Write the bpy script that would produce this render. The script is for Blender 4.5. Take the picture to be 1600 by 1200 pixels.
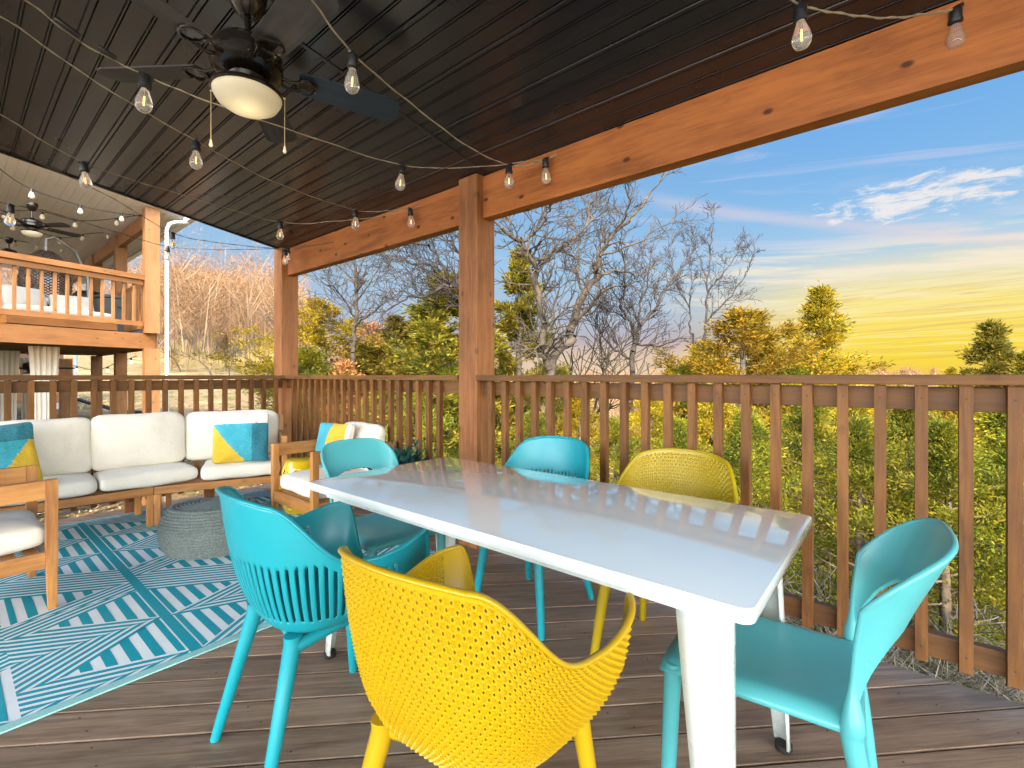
import bpy, bmesh, math, random
import numpy as np
from mathutils import Vector, Matrix
R_=math.radians
for o in list(bpy.data.objects): bpy.data.objects.remove(o)
C=bpy.context.scene.collection
SC=bpy.context.scene
# ---------------------------------------------------------------- camera
H=1.2; FPX=734.0; TH=math.atan2(608,734)
cam=bpy.data.cameras.new('camera'); co=bpy.data.objects.new('camera',cam); C.objects.link(co)
cam.sensor_width=36; cam.lens=36*FPX/1600; cam.shift_y=-13/1600; cam.clip_start=.02; cam.clip_end=3000
co.location=(0,0,H)
# axes: +X points right-forward at TH, +Y left-forward
co.rotation_euler=(R_(90),0,-(math.pi/2-TH)+0)
FW=Vector((math.cos(TH),math.sin(TH),0)); RT=Vector((math.sin(TH),-math.cos(TH),0))
co.rotation_euler=Matrix(((RT.x,0,-FW.x),(RT.y,0,-FW.y),(0,1,0))).to_euler()
SC.camera=co
# ---------------------------------------------------------------- view / world / sun
SC.view_settings.view_transform='Standard'; SC.view_settings.look='None'; SC.view_settings.gamma=1
SC.view_settings.exposure=1.15
SC.render.engine='CYCLES'
SC.cycles.use_denoising=True
SC.cycles.max_bounces=10; SC.cycles.diffuse_bounces=5; SC.cycles.transparent_max_bounces=16
SC.cycles.sample_clamp_indirect=6
SUN_DIR=Vector((-.82,-.57,0)).normalized(); SUN_EL=R_(38)
sd=Vector((SUN_DIR.x*math.cos(SUN_EL),SUN_DIR.y*math.cos(SUN_EL),math.sin(SUN_EL)))
sl=bpy.data.lights.new('sun','SUN'); so=bpy.data.objects.new('sun',sl); C.objects.link(so)
sl.energy=4.2; sl.angle=R_(.5); sl.color=(1,.78,.46)
so.rotation_euler=sd.to_track_quat('Z','Y').to_euler()

class NT:
    def __init__(s,tree): s.t=tree; s.n=tree.nodes; s.l=tree.links
    def add(s,typ,**kw):
        nd=s.n.new(typ)
        ins=kw.pop('ins',None)
        for k,v in kw.items(): setattr(nd,k,v)
        if ins:
            for k,v in ins.items(): s.set(nd.inputs[k],v)
        return nd
    def set(s,sock,v):
        if isinstance(v,bpy.types.NodeSocket): s.l.new(v,sock)
        elif isinstance(v,bpy.types.Node): s.l.new(v.outputs[0],sock)
        else: sock.default_value=v
    def math(s,op,a,b=0.0,c=0.0,clamp=False):
        nd=s.n.new('ShaderNodeMath'); nd.operation=op; nd.use_clamp=clamp
        for i,v in enumerate((a,b,c)): s.set(nd.inputs[i],v)
        return nd.outputs[0]
    def sstep(s,v,a,b,o0=0.0,o1=1.0):
        nd=s.n.new('ShaderNodeMapRange'); nd.interpolation_type='SMOOTHSTEP'
        for i,x in enumerate((v,a,b,o0,o1)): s.set(nd.inputs[i],x)
        return nd.outputs[0]
    def mix(s,f,a,b,mode='MIX'):
        nd=s.n.new('ShaderNodeMix'); nd.data_type='RGBA'; nd.blend_type=mode
        s.set(nd.inputs[0],f); s.set(nd.inputs[6],a if not isinstance(a,tuple) else (*a[:3],1)); s.set(nd.inputs[7],b if not isinstance(b,tuple) else (*b[:3],1))
        return nd.outputs[2]
    def ramp(s,f,stops,interp='LINEAR'):
        nd=s.n.new('ShaderNodeValToRGB'); nd.color_ramp.interpolation=interp
        el=nd.color_ramp.elements
        while len(el)<len(stops): el.new(.5)
        for e,(p,c) in zip(el,stops): e.position=p; e.color=(*c[:3],1)
        s.set(nd.inputs[0],f); return nd.outputs[0]
    def noise(s,vec,scale=5,detail=3,rough=.5,dist=0.0):
        nd=s.n.new('ShaderNodeTexNoise'); s.set(nd.inputs['Vector'],vec)
        nd.inputs['Scale'].default_value=scale; nd.inputs['Detail'].default_value=detail
        nd.inputs['Roughness'].default_value=rough; nd.inputs['Distortion'].default_value=dist
        return nd.outputs[0]
    def mapping(s,vec,scale=(1,1,1),rot=(0,0,0),loc=(0,0,0)):
        nd=s.n.new('ShaderNodeMapping'); s.set(nd.inputs[0],vec)
        nd.inputs['Scale'].default_value=scale; nd.inputs['Rotation'].default_value=rot; nd.inputs['Location'].default_value=loc
        return nd.outputs[0]

W=bpy.data.worlds.new('World'); SC.world=W; W.use_nodes=True
w=NT(W.node_tree); w.n.clear()
wo=w.add('ShaderNodeOutputWorld')
tc=w.add('ShaderNodeTexCoord').outputs['Generated']
def wdot(v):
    nd=w.add('ShaderNodeVectorMath',operation='DOT_PRODUCT'); w.set(nd.inputs[0],tc); nd.inputs[1].default_value=tuple(v); return nd.outputs['Value']
az=w.math('MULTIPLY',w.math('ARCTAN2',wdot(RT),wdot(FW)),57.2958)
el=w.math('MULTIPLY',w.math('ARCSINE',wdot((0,0,1))),57.2958)
def sk(e): return max(0,min(1,e/60))
eln=w.math('DIVIDE',el,60.0,clamp=True)
ra=w.ramp(eln,[(0,(.87,.66,.44)),(sk(2.2),(.80,.58,.42)),(sk(4.2),(.50,.42,.47)),(sk(7),(.42,.52,.66)),(sk(12),(.36,.58,.80)),(sk(20),(.23,.48,.80)),(sk(36),(.13,.36,.74)),(1,(.07,.24,.6))])
rb=w.ramp(eln,[(0,(.98,.62,.12)),(sk(1.4),(1,.72,.014)),(sk(3.5),(1,.74,.025)),(sk(7),(1,.82,.20)),(sk(10),(.80,.76,.56)),(sk(12.5),(.40,.62,.82)),(sk(18),(.23,.50,.84)),(sk(27),(.145,.41,.82)),(1,(.07,.24,.6))])
wm=w.sstep(az,17.0,37.0)
base=w.mix(wm,ra,rb)
cv=w.add('ShaderNodeCombineXYZ'); w.set(cv.inputs[0],w.math('MULTIPLY',az,.045)); 
tilt=w.math('ADD',el,w.math('MULTIPLY',az,.10))
w.set(cv.inputs[1],w.math('MULTIPLY',tilt,.62))
n1=w.noise(cv.outputs[0],1.4,6,.62,.6)
band=w.math('MULTIPLY',w.sstep(el,5.0,9.0),w.sstep(el,15.0,11.0))
band=w.math('MULTIPLY',band,w.sstep(az,14.0,24.0))
c1=w.math('MULTIPLY',w.sstep(n1,.42,.62),band)
base=w.mix(w.math('MULTIPLY',c1,.8),base,(1,.86,.64))
# streaks in the yellow glow
cv2=w.add('ShaderNodeCombineXYZ'); w.set(cv2.inputs[0],w.math('MULTIPLY',az,.05)); w.set(cv2.inputs[1],w.math('MULTIPLY',w.math('SUBTRACT',el,w.math('MULTIPLY',az,.03)),2.0))
n2=w.noise(cv2.outputs[0],1.5,8,.68,1.1)
gl=w.math('MULTIPLY',w.math('MULTIPLY',w.sstep(el,.5,2.5),w.sstep(el,11.0,7.0)),w.sstep(az,20.0,34.0))
base=w.mix(w.math('MULTIPLY',w.math('MULTIPLY',w.sstep(n2,.50,.64),gl),.70),base,(1,.88,.42))
base=w.mix(w.math('MULTIPLY',w.math('MULTIPLY',w.sstep(n2,.49,.38),gl),.60),base,(.78,.46,.17))
# faint pink streak clouds + soft cirrus
n3=w.noise(w.mapping(cv.outputs[0],(.8,.8,1),(0,0,.05)),1.0,5,.6,1.0)
hi=w.math('MULTIPLY',w.sstep(el,9.0,13.0),w.sstep(el,34.0,22.0))
base=w.mix(w.math('MULTIPLY',w.math('MULTIPLY',w.sstep(n3,.52,.70),hi),.35),base,(.72,.68,.84))
# one long pink streak
sx=w.math('SUBTRACT',el,w.math('ADD',18.9,w.math('MULTIPLY',w.math('SUBTRACT',az,20.0),-.285)))
st=w.math('MULTIPLY',w.sstep(w.math('ABSOLUTE',w.math('ADD',sx,w.math('MULTIPLY',w.math('SUBTRACT',n3,.5),2.0))),1.2,.0),w.sstep(az,12.0,22.0))
base=w.mix(w.math('MULTIPLY',st,.45),base,(.86,.70,.72))
# small bright puffy cloud
dx=w.math('DIVIDE',w.math('SUBTRACT',az,41.5),6.5); dy=w.math('DIVIDE',w.math('SUBTRACT',el,16.0),1.5)
rr=w.math('ADD',w.math('MULTIPLY',dx,dx),w.math('MULTIPLY',dy,dy))
cv3=w.add('ShaderNodeCombineXYZ'); w.set(cv3.inputs[0],w.math('MULTIPLY',az,.22)); w.set(cv3.inputs[1],w.math('MULTIPLY',el,.75))
n4=w.noise(cv3.outputs[0],1.7,7,.66,.5)
pf=w.sstep(w.math('ADD',w.math('MULTIPLY',rr,.32),w.math('MULTIPLY',w.math('SUBTRACT',.5,n4),2.9)),.50,-.15)
base=w.mix(w.math('MULTIPLY',pf,.85),base,(.98,.90,.84))
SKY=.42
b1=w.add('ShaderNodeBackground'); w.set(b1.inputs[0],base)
# fill added for the porch: unseen low sky on the sun side strongly brightened
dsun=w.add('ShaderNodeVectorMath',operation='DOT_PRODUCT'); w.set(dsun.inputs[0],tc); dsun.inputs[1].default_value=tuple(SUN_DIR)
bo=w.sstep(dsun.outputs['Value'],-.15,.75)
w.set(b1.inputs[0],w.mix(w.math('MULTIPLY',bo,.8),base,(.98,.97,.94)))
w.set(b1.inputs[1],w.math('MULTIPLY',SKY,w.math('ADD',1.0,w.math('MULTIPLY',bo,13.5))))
sky=w.add('ShaderNodeTexSky'); sky.sky_type='NISHITA'; sky.sun_disc=False
sky.sun_elevation=SUN_EL; sky.sun_rotation=math.atan2(sd.x,sd.y); sky.altitude=200; sky.dust_density=2.5
b2=w.add('ShaderNodeBackground'); w.set(b2.inputs[0],sky.outputs[0]); b2.inputs[1].default_value=.006
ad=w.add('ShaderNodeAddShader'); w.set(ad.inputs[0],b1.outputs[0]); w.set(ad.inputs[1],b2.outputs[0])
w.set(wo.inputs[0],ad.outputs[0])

# ---------------------------------------------------------------- projection helpers (pixel of the 1600x1200 frame -> point)
def ray(x,y):
    r=(x-800)/FPX; u=(587-y)/FPX
    return FW+RT*r+Vector((0,0,u))
def atF(x,y,F): return ray(x,y)*F+Vector((0,0,H))
def atX(x,y,X): d=ray(x,y); return d*(X/d.x)+Vector((0,0,H))
def atZ(x,y,z=0): d=ray(x,y); return d*((z-H)/d.z)+Vector((0,0,H))

# ---------------------------------------------------------------- materials
MATS={}
def mat(name,fn):
    if name in MATS: return MATS[name]
    m=bpy.data.materials.new(name); m.use_nodes=True
    t=NT(m.node_tree); b=m.node_tree.nodes['Principled BSDF']
    fn(t,b); MATS[name]=m; return m
def bump(t,b,h,dist=.01,strength=.5):
    nd=t.add('ShaderNodeBump'); t.set(nd.inputs['Height'],h); nd.inputs['Distance'].default_value=dist; nd.inputs['Strength'].default_value=strength
    t.set(b.inputs['Normal'],nd.outputs[0]); return nd
def plain(name,col,rough=.5,metal=0,spec=.5,var=.12,vs=8,bmp=0,coat=0,emis=None,es=0):
    def fn(t,b):
        o=t.add('ShaderNodeTexCoord').outputs['Object']
        n=t.noise(o,vs,4,.6)
        c2=tuple(max(0,c*(1-var)) for c in col); c1_=tuple(min(1,c*(1+var*.6)) for c in col)
        t.set(b.inputs['Base Color'],t.mix(t.sstep(n,.3,.7),c2,c1_))
        t.set(b.inputs['Roughness'],t.sstep(t.noise(o,vs*2.7,3),.3,.7,max(0,rough-.05),min(1,rough+.06)))
        b.inputs['Metallic'].default_value=metal; b.inputs['Specular IOR Level'].default_value=spec
        b.inputs['Coat Weight'].default_value=coat; b.inputs['Coat Roughness'].default_value=.05
        if bmp: bump(t,b,t.noise(o,vs*14,3),.002,bmp)
        if emis: b.inputs['Emission Color'].default_value=(*emis,1); b.inputs['Emission Strength'].default_value=es
    return mat(name,fn)
def wood(name,c_l,c_d,axis='Z',rough=.55,knots=.6,fine=60,spec=.3,island=False,grainb=.25):
    def fn(t,b):
        o=t.add('ShaderNodeTexCoord').outputs['Object']
        s={'X':(.09,1,1),'Y':(1,.09,1),'Z':(1,1,.09),'D':(1,.06,1)}[axis]
        if axis=='D': o=t.mapping(o,(1,1,1),(0,0,R_(45))); o=t.mapping(o,(1,1,1),(0,0,R_(90))) if False else o; s=(.06,1,1)
        off=t.add('ShaderNodeVectorMath',operation='ADD'); t.set(off.inputs[0],o)
        rnd=t.add('ShaderNodeNewGeometry').outputs['Random Per Island'] if island else t.add('ShaderNodeObjectInfo').outputs['Random']
        cx=t.add('ShaderNodeCombineXYZ'); 
        for i in range(3): t.set(cx.inputs[i],t.math('MULTIPLY',rnd,37.0+i*11))
        t.set(off.inputs[1],cx.outputs[0]); o2=off.outputs[0]
        m=t.mapping(o2,s)
        n=t.noise(m,fine,5,.65,.3); nb=t.noise(m,fine*.16,4,.6,1.2); patch=t.noise(o2,2.2,4,.6)
        f=t.math('ADD',t.math('MULTIPLY',n,.55),t.math('MULTIPLY',nb,.6))
        col=t.mix(t.sstep(f,.42,.74),c_d,c_l)
        col=t.mix(t.math('MULTIPLY',t.sstep(patch,.35,.7),.35),col,tuple(min(1,x*1.35) for x in c_l))
        if knots:
            sp=t.add('ShaderNodeSeparateXYZ',ins={0:o2}).outputs
            uv=t.add('ShaderNodeCombineXYZ')
            ax_={'X':(t.math('MULTIPLY',sp[0],.6),t.math('ADD',sp[1],sp[2])),'Y':(t.math('MULTIPLY',sp[1],.6),t.math('ADD',sp[0],sp[2])),'Z':(t.math('MULTIPLY',sp[2],.6),t.math('ADD',sp[0],sp[1])),'D':(sp[0],sp[1])}[axis]
            t.set(uv.inputs[0],ax_[0]); t.set(uv.inputs[1],ax_[1])
            v=t.add('ShaderNodeTexVoronoi'); v.feature='F1'; v.voronoi_dimensions='2D'; t.set(v.inputs['Vector'],uv.outputs[0]); v.inputs['Scale'].default_value=4.6; v.inputs['Randomness'].default_value=1
            kn=t.math('MULTIPLY',t.sstep(v.outputs['Distance'],.085,.03),t.sstep(t.add('ShaderNodeSeparateColor',ins={0:v.outputs['Color']}).outputs[0],.35,.45))
            col=t.mix(t.math('MULTIPLY',kn,knots),col,tuple(x*.28 for x in c_d))
        tint=t.math('ADD',.84,t.math('MULTIPLY',rnd,.34))
        col=t.mix(1.0,col,t.add('ShaderNodeCombineColor',ins={0:tint,1:tint,2:tint}).outputs[0],'MULTIPLY')
        t.set(b.inputs['Base Color'],col)
        t.set(b.inputs['Roughness'],t.sstep(n,.3,.7,rough-.08,rough+.12))
        b.inputs['Specular IOR Level'].default_value=spec
        bump(t,b,f,.004,grainb)
    return mat(name,fn)

M_post=wood('stained_post_wood',(.29,.118,.042),(.145,.053,.018),'Z')
M_beam=wood('stained_beam_wood',(.35,.118,.028),(.18,.055,.012),'Y',knots=.95)
M_railY=wood('rail_wood_along',(.165,.074,.022),(.075,.032,.010),'Y',knots=.3)
M_railX=wood('rail_wood_across',(.165,.074,.022),(.075,.032,.010),'X',knots=.3)
M_bal=wood('baluster_wood',(.195,.082,.022),(.090,.036,.010),'Z',fine=90,knots=.3)
def _deck(t,b):
    o=t.add('ShaderNodeTexCoord').outputs['Object']
    rnd=t.add('ShaderNodeNewGeometry').outputs['Random Per Island']
    o1=t.mapping(o,(1,1,1),(0,0,R_(45)))
    cx=t.add('ShaderNodeCombineXYZ'); t.set(cx.inputs[0],t.math('MULTIPLY',rnd,50.0)); t.set(cx.inputs[1],t.math('MULTIPLY',rnd,31.0))
    a=t.add('ShaderNodeVectorMath',operation='ADD'); t.set(a.inputs[0],o1); t.set(a.inputs[1],cx.outputs[0])
    m=t.mapping(a.outputs[0],(.06,1,1))
    n=t.noise(m,110,5,.7,.2); nb=t.noise(m,14,4,.6,1.5); pt=t.noise(a.outputs[0],3,5,.65); ptL=t.noise(o,1.1,3,.6)
    f=t.math('ADD',t.math('MULTIPLY',n,.5),t.math('MULTIPLY',nb,.6))
    col=t.mix(t.sstep(f,.40,.74),(.135,.080,.048),(.34,.230,.150))
    col=t.mix(t.math('MULTIPLY',t.sstep(pt,.42,.66),.5),col,(.30,.22,.165))
    col=t.mix(t.math('MULTIPLY',t.sstep(ptL,.5,.7),.35),col,(.10,.07,.06))
    tint=t.math('ADD',.78,t.math('MULTIPLY',rnd,.42))
    col=t.mix(1.0,col,t.add('ShaderNodeCombineColor',ins={0:tint,1:tint,2:tint}).outputs[0],'MULTIPLY')
    sc=t.noise(t.mapping(o,(3,.6,1),(0,0,R_(20))),30,4,.8)
    col=t.mix(t.math('MULTIPLY',t.sstep(sc,.70,.80),.35),col,(.40,.34,.31))
    t.set(b.inputs['Base Color'],col)
    t.set(b.inputs['Roughness'],t.sstep(pt,.35,.7,.36,.58)); b.inputs['Specular IOR Level'].default_value=.45
    bump(t,b,f,.004,.35)
M_deck=mat('deck_board_wood',_deck)
M_nail=plain('nail_steel',(.03,.025,.02),.6)
M_teak=wood('acacia_furniture_wood',(.50,.225,.060),(.27,.100,.025),'Z',rough=.38,knots=.35,fine=45,spec=.5)
M_teakX=wood('acacia_furniture_wood_x',(.50,.225,.060),(.27,.100,.025),'X',rough=.38,knots=.35,fine=45,spec=.5)
M_teakY=wood('acacia_furniture_wood_y',(.50,.225,.060),(.27,.100,.025),'Y',rough=.38,knots=.35,fine=45,spec=.5)
def _fabric(c1,c2,sc=260,b_=.35):
    def fn(t,b):
        o=t.add('ShaderNodeTexCoord').outputs['Object']
        wv=t.noise(t.mapping(o,(1,1,1)),sc,2,.6); big=t.noise(o,5,3,.6)
        t.set(b.inputs['Base Color'],t.mix(t.sstep(t.math('ADD',t.math('MULTIPLY',wv,.6),t.math('MULTIPLY',big,.4)),.35,.65),c2,c1))
        b.inputs['Roughness'].default_value=.92; b.inputs['Specular IOR Level'].default_value=.15
        b.inputs['Sheen Weight'].default_value=.15
        bump(t,b,t.math('ADD',wv,t.math('MULTIPLY',t.noise(o,8,3,.6),9.0)),.004,b_)
    return fn
M_white=mat('cream_cushion_fabric',_fabric((.78,.745,.665),(.70,.66,.58)))
M_pwhite=mat('ivory_pillow_fabric',_fabric((.82,.76,.66),(.74,.68,.58)))
M_pblue=mat('blue_pillow_fabric',_fabric((.08,.42,.52),(.03,.27,.37),180,.6))
M_pteal=mat('teal_pillow_fabric',_fabric((.05,.24,.31),(.015,.12,.17),150,.9))
M_pyel=mat('mustard_pillow_fabric',_fabric((.68,.47,.05),(.52,.33,.03),180,.6))
M_cyan=plain('turquoise_plastic',(.006,.27,.33),.36,var=.05,vs=3,bmp=.05,spec=.5)
M_cyanL=plain('pale_turquoise_plastic',(.075,.36,.385),.34,var=.05,vs=3,bmp=.05,spec=.5)
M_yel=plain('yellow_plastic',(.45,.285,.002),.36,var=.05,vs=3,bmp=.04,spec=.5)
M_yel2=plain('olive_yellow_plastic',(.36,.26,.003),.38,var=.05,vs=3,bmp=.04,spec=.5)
def _table(t,b):
    o=t.add('ShaderNodeTexCoord').outputs['Object']
    n=t.noise(o,2.2,4,.6); sp=t.noise(o,46,3,.7)
    col=t.mix(t.sstep(n,.3,.7),(.70,.765,.775),(.74,.80,.80))
    col=t.mix(t.math('MULTIPLY',t.sstep(sp,.77,.80),.5),col,(.30,.27,.22))
    t.set(b.inputs['Base Color'],col)
    t.set(b.inputs['Roughness'],t.sstep(t.noise(o,6,4,.7),.35,.75,.03,.13))
    b.inputs['Specular IOR Level'].default_value=.6; b.inputs['Coat Weight'].default_value=1.0; b.inputs['Coat Roughness'].default_value=.03
    bump(t,b,t.noise(o,3.5,2,.4),.004,.10)
M_table=mat('white_glossy_tabletop',_table)
M_tleg=plain('white_enamel_leg',(.58,.64,.61),.28,var=.06,vs=9,spec=.5,coat=.3)
M_black=plain('black_rubber',(.012,.012,.012),.6)
M_bronze=plain('dark_bronze_metal',(.018,.014,.012),.28,metal=.6,var=.2,spec=.6,coat=.4)
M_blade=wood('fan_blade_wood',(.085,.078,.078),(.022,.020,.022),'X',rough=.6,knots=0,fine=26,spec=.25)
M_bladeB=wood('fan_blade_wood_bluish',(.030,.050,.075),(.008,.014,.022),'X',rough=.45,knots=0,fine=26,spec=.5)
M_glass_lamp=plain('frosted_glass_lamp',(.46,.42,.31),.4,emis=(1,.80,.50),es=.10,var=.03)
def _ceil(t,b):
    o=t.add('ShaderNodeTexCoord').outputs['Object']
    n=t.noise(t.mapping(o,(1,.35,1)),1.3,4,.6); n2=t.noise(o,90,3,.7)
    c=t.mix(t.sstep(n,.3,.72),(.013,.014,.020),(.030,.028,.029))
    t.set(b.inputs['Base Color'],c)
    t.set(b.inputs['Roughness'],t.sstep(n,.3,.7,.20,.34)); b.inputs['Specular IOR Level'].default_value=.8
    bump(t,b,n2,.0008,.25)
M_ceil=mat('dark_vinyl_soffit',_ceil)
M_roof=plain('roof_shingle',(.10,.09,.085),.9)
M_wire=plain('string_light_wire',(.045,.038,.030),.5)
M_wireP=plain('pale_string_light_wire',(.27,.23,.16),.45)
M_sock=plain('bulb_socket_plastic',(.012,.013,.016),.4)
def _bulb(t,b):
    b.inputs['Base Color'].default_value=(1,.98,.94,1); b.inputs['Roughness'].default_value=.02
    b.inputs['Transmission Weight'].default_value=.86; b.inputs['IOR'].default_value=1.30
    b.inputs['Specular IOR Level'].default_value=.9
M_bulb=mat('clear_bulb_glass',_bulb)
def _fil(t,b):
    b.inputs['Base Color'].default_value=(1,.6,.2,1); b.inputs['Emission Color'].default_value=(1,.50,.12,1); b.inputs['Emission Strength'].default_value=1.1
M_fil=mat('glowing_filament',_fil)
def _weave(t,b):
    o=t.add('ShaderNodeTexCoord').outputs['Object']
    g=t.math('ABSOLUTE',t.math('SINE',t.math('MULTIPLY',t.add('ShaderNodeSeparateXYZ',ins={0:o}).outputs[2],170.0)))
    n=t.noise(o,120,3,.7)
    c=t.mix(t.sstep(n,.3,.7),(.085,.105,.10),(.20,.235,.225))
    t.set(b.inputs['Base Color'],c); b.inputs['Roughness'].default_value=.9; b.inputs['Specular IOR Level'].default_value=.15
    bump(t,b,n,.006,.6)
M_pouf=mat('grey_green_braided_rope',_weave)
def _rug(c1,c2):
    def fn(t,b):
        o=t.add('ShaderNodeTexCoord').outputs['Object']
        n=t.noise(t.mapping(o,(1,2.5,1)),190,2,.6); g=t.noise(o,3,3,.6)
        c=t.mix(t.sstep(n,.35,.65),c2,c1); c=t.mix(t.math('MULTIPLY',t.sstep(g,.4,.8),.15),c,(.25,.3,.3))
        t.set(b.inputs['Base Color'],c); b.inputs['Roughness'].default_value=.75; b.inputs['Specular IOR Level'].default_value=.25
        bump(t,b,n,.003,.5)
    return fn
M_rugL=mat('rug_pale_weave',_rug((.80,.84,.86),(.70,.75,.79)))
M_rugT=mat('rug_teal_weave',_rug((.006,.36,.45),(.004,.28,.37)))
M_rugE=mat('rug_mint_edge',_rug((.36,.66,.64),(.26,.52,.52)))
M_stool=plain('glazed_yellow_ceramic',(.75,.50,.01),.12,var=.05,spec=.7,coat=.6)

# ---------------------------------------------------------------- mesh builder
class MB:
    def __init__(s): s.v=[]; s.f=[]; s.m=[]
    def add(s,vs,fs,mi=0,M=None):
        o=len(s.v)
        for p in vs:
            p=Vector(p); 
            if M is not None: p=M@p
            s.v.append(tuple(p))
        for f in fs: s.f.append([o+i for i in f]); s.m.append(mi)
    def box(s,a,b,mi=0,M=None,c=0.0):
        x0,y0,z0=a; x1,y1,z1=b
        if c<=0:
            vs=[(x0,y0,z0),(x1,y0,z0),(x1,y1,z0),(x0,y1,z0),(x0,y0,z1),(x1,y0,z1),(x1,y1,z1),(x0,y1,z1)]
            s.add(vs,[(3,2,1,0),(4,5,6,7),(0,1,5,4),(1,2,6,5),(2,3,7,6),(3,0,4,7)],mi,M)
        else:
            bm=bmesh.new(); bmesh.ops.create_cube(bm,size=1)
            for v in bm.verts: v.co=Vector(((x0+x1)/2+v.co.x*(x1-x0),(y0+y1)/2+v.co.y*(y1-y0),(z0+z1)/2+v.co.z*(z1-z0)))
            bmesh.ops.bevel(bm,geom=bm.edges[:],offset=c,segments=2,profile=.6,affect='EDGES')
            bm.verts.index_update()
            s.add([v.co.copy() for v in bm.verts],[[v.index for v in f.verts] for f in bm.faces],mi,M); bm.free()
    def tube(s,pts,rad,n=8,mi=0,cap=True,M=None):
        pts=[Vector(p) for p in pts]
        if not hasattr(rad,'__len__'): rad=[rad]*len(pts)
        vs=[];fs=[]
        up=None
        for i,p in enumerate(pts):
            d=(pts[min(i+1,len(pts)-1)]-pts[max(i-1,0)])
            if d.length<1e-9: d=Vector((0,0,1))
            d.normalize()
            if up is None: up=d.orthogonal().normalized()
            up=(up-d*up.dot(d)); up=up.normalized() if up.length>1e-6 else d.orthogonal().normalized()
            q=d.cross(up)
            for k in range(n):
                a=2*math.pi*k/n; vs.append(p+(up*math.cos(a)+q*math.sin(a))*rad[i])
        for i in range(len(pts)-1):
            for k in range(n):
                a=i*n+k; b=i*n+(k+1)%n; fs.append((a,b,b+n,a+n))
        if cap: fs.append(tuple(range(n))[::-1]); fs.append(tuple((len(pts)-1)*n+k for k in range(n)))
        s.add(vs,fs,mi,M)
    def lathe(s,prof,n=24,mi=0,M=None,sx=1,sy=1):
        vs=[];fs=[]
        for r,z in prof:
            for k in range(n):
                a=2*math.pi*k/n; vs.append((r*math.cos(a)*sx,r*math.sin(a)*sy,z))
        for i in range(len(prof)-1):
            for k in range(n):
                a=i*n+k; b=i*n+(k+1)%n; fs.append((a,b,b+n,a+n))
        if prof[0][0]>1e-5: fs.append(tuple(range(n))[::-1])
        if prof[-1][0]>1e-5: fs.append(tuple((len(prof)-1)*n+k for k in range(n)))
        s.add(vs,fs,mi,M)
    def prism(s,poly,z0,z1,mi=0,M=None):
        n=len(poly); vs=[(x,y,z0) for x,y in poly]+[(x,y,z1) for x,y in poly]
        fs=[tuple(range(n))[::-1],tuple(range(n,2*n))]+[(i,(i+1)%n,(i+1)%n+n,i+n) for i in range(n)]
        s.add(vs,fs,mi,M)
    def build(s,name,mats,parent=None,smooth=False,bevel=0,angle=40,loc=None,solid=0,sub=0,weld=False):
        me=bpy.data.meshes.new(name)
        if not isinstance(mats,(list,tuple)): mats=[mats]
        me.from_pydata(s.v,[],s.f)
        for m in mats: me.materials.append(m)
        if len(mats)>1: me.polygons.foreach_set('material_index',s.m)
        me.update()
        bm=bmesh.new(); bm.from_mesh(me)
        if weld: bmesh.ops.remove_doubles(bm,verts=bm.verts[:],dist=1e-5)
        bmesh.ops.recalc_face_normals(bm,faces=bm.faces[:])
        if bevel: 
            es=[e for e in bm.edges if len(e.link_faces)==2 and e.calc_face_angle(0)>R_(30)]
            bmesh.ops.bevel(bm,geom=es,offset=bevel,segments=2,profile=.6,affect='EDGES',clamp_overlap=True)
        bm.to_mesh(me); bm.free()
        o=bpy.data.objects.new(name,me); C.objects.link(o)
        if parent: o.parent=parent
        if loc: o.location=loc
        if smooth:
            me.polygons.foreach_set('use_smooth',[True]*len(me.polygons))
            if angle<180 and not (solid or sub):
                try: me.set_sharp_from_angle(angle=R_(angle))
                except Exception: pass
        if solid:
            md=o.modifiers.new('solid','SOLIDIFY'); md.thickness=solid; md.offset=0; md.use_even_offset=False
        if sub:
            md=o.modifiers.new('sub','SUBSURF'); md.levels=sub; md.render_levels=sub
        return o
def raw(name,V,F,mats,mi=None,parent=None,smooth=False):
    """fast mesh from numpy: V (n,3), F (m,k)"""
    V=np.asarray(V,dtype=np.float32); F=np.asarray(F,dtype=np.int32); k=F.shape[1]
    me=bpy.data.meshes.new(name); me.vertices.add(len(V)); me.vertices.foreach_set('co',V.ravel())
    me.loops.add(F.size); me.loops.foreach_set('vertex_index',F.ravel())
    me.polygons.add(len(F)); me.polygons.foreach_set('loop_start',np.arange(0,F.size,k,dtype=np.int32))
    try: me.polygons.foreach_set('loop_total',np.full(len(F),k,dtype=np.int32))
    except Exception: pass
    if not isinstance(mats,(list,tuple)): mats=[mats]
    for m in mats: me.materials.append(m)
    if mi is not None: me.polygons.foreach_set('material_index',np.asarray(mi,dtype=np.int32))
    if smooth: me.polygons.foreach_set('use_smooth',np.ones(len(F),dtype=bool))
    me.update(calc_edges=True)
    o=bpy.data.objects.new(name,me); C.objects.link(o)
    if parent: o.parent=parent
    return o
def tag(o,label=None,cat=None,group=None,kind=None):
    if label: o['label']=label
    if cat: o['category']=cat
    if group: o['group']=group
    if kind: o['kind']=kind
    return o
def thing(name,label,cat,loc=(0,0,0),rz=0,group=None):
    o=bpy.data.objects.new(name,None); C.objects.link(o); o.location=loc; o.rotation_euler=(0,0,rz); o.empty_display_size=.1
    return tag(o,label,cat,group)
def copy_tree(o,parent=None):
    c=o.copy(); C.objects.link(c)
    if parent: c.parent=parent
    for ch in [x for x in bpy.data.objects if x.parent==o and x!=c]: copy_tree(ch,c)
    return c
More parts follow.
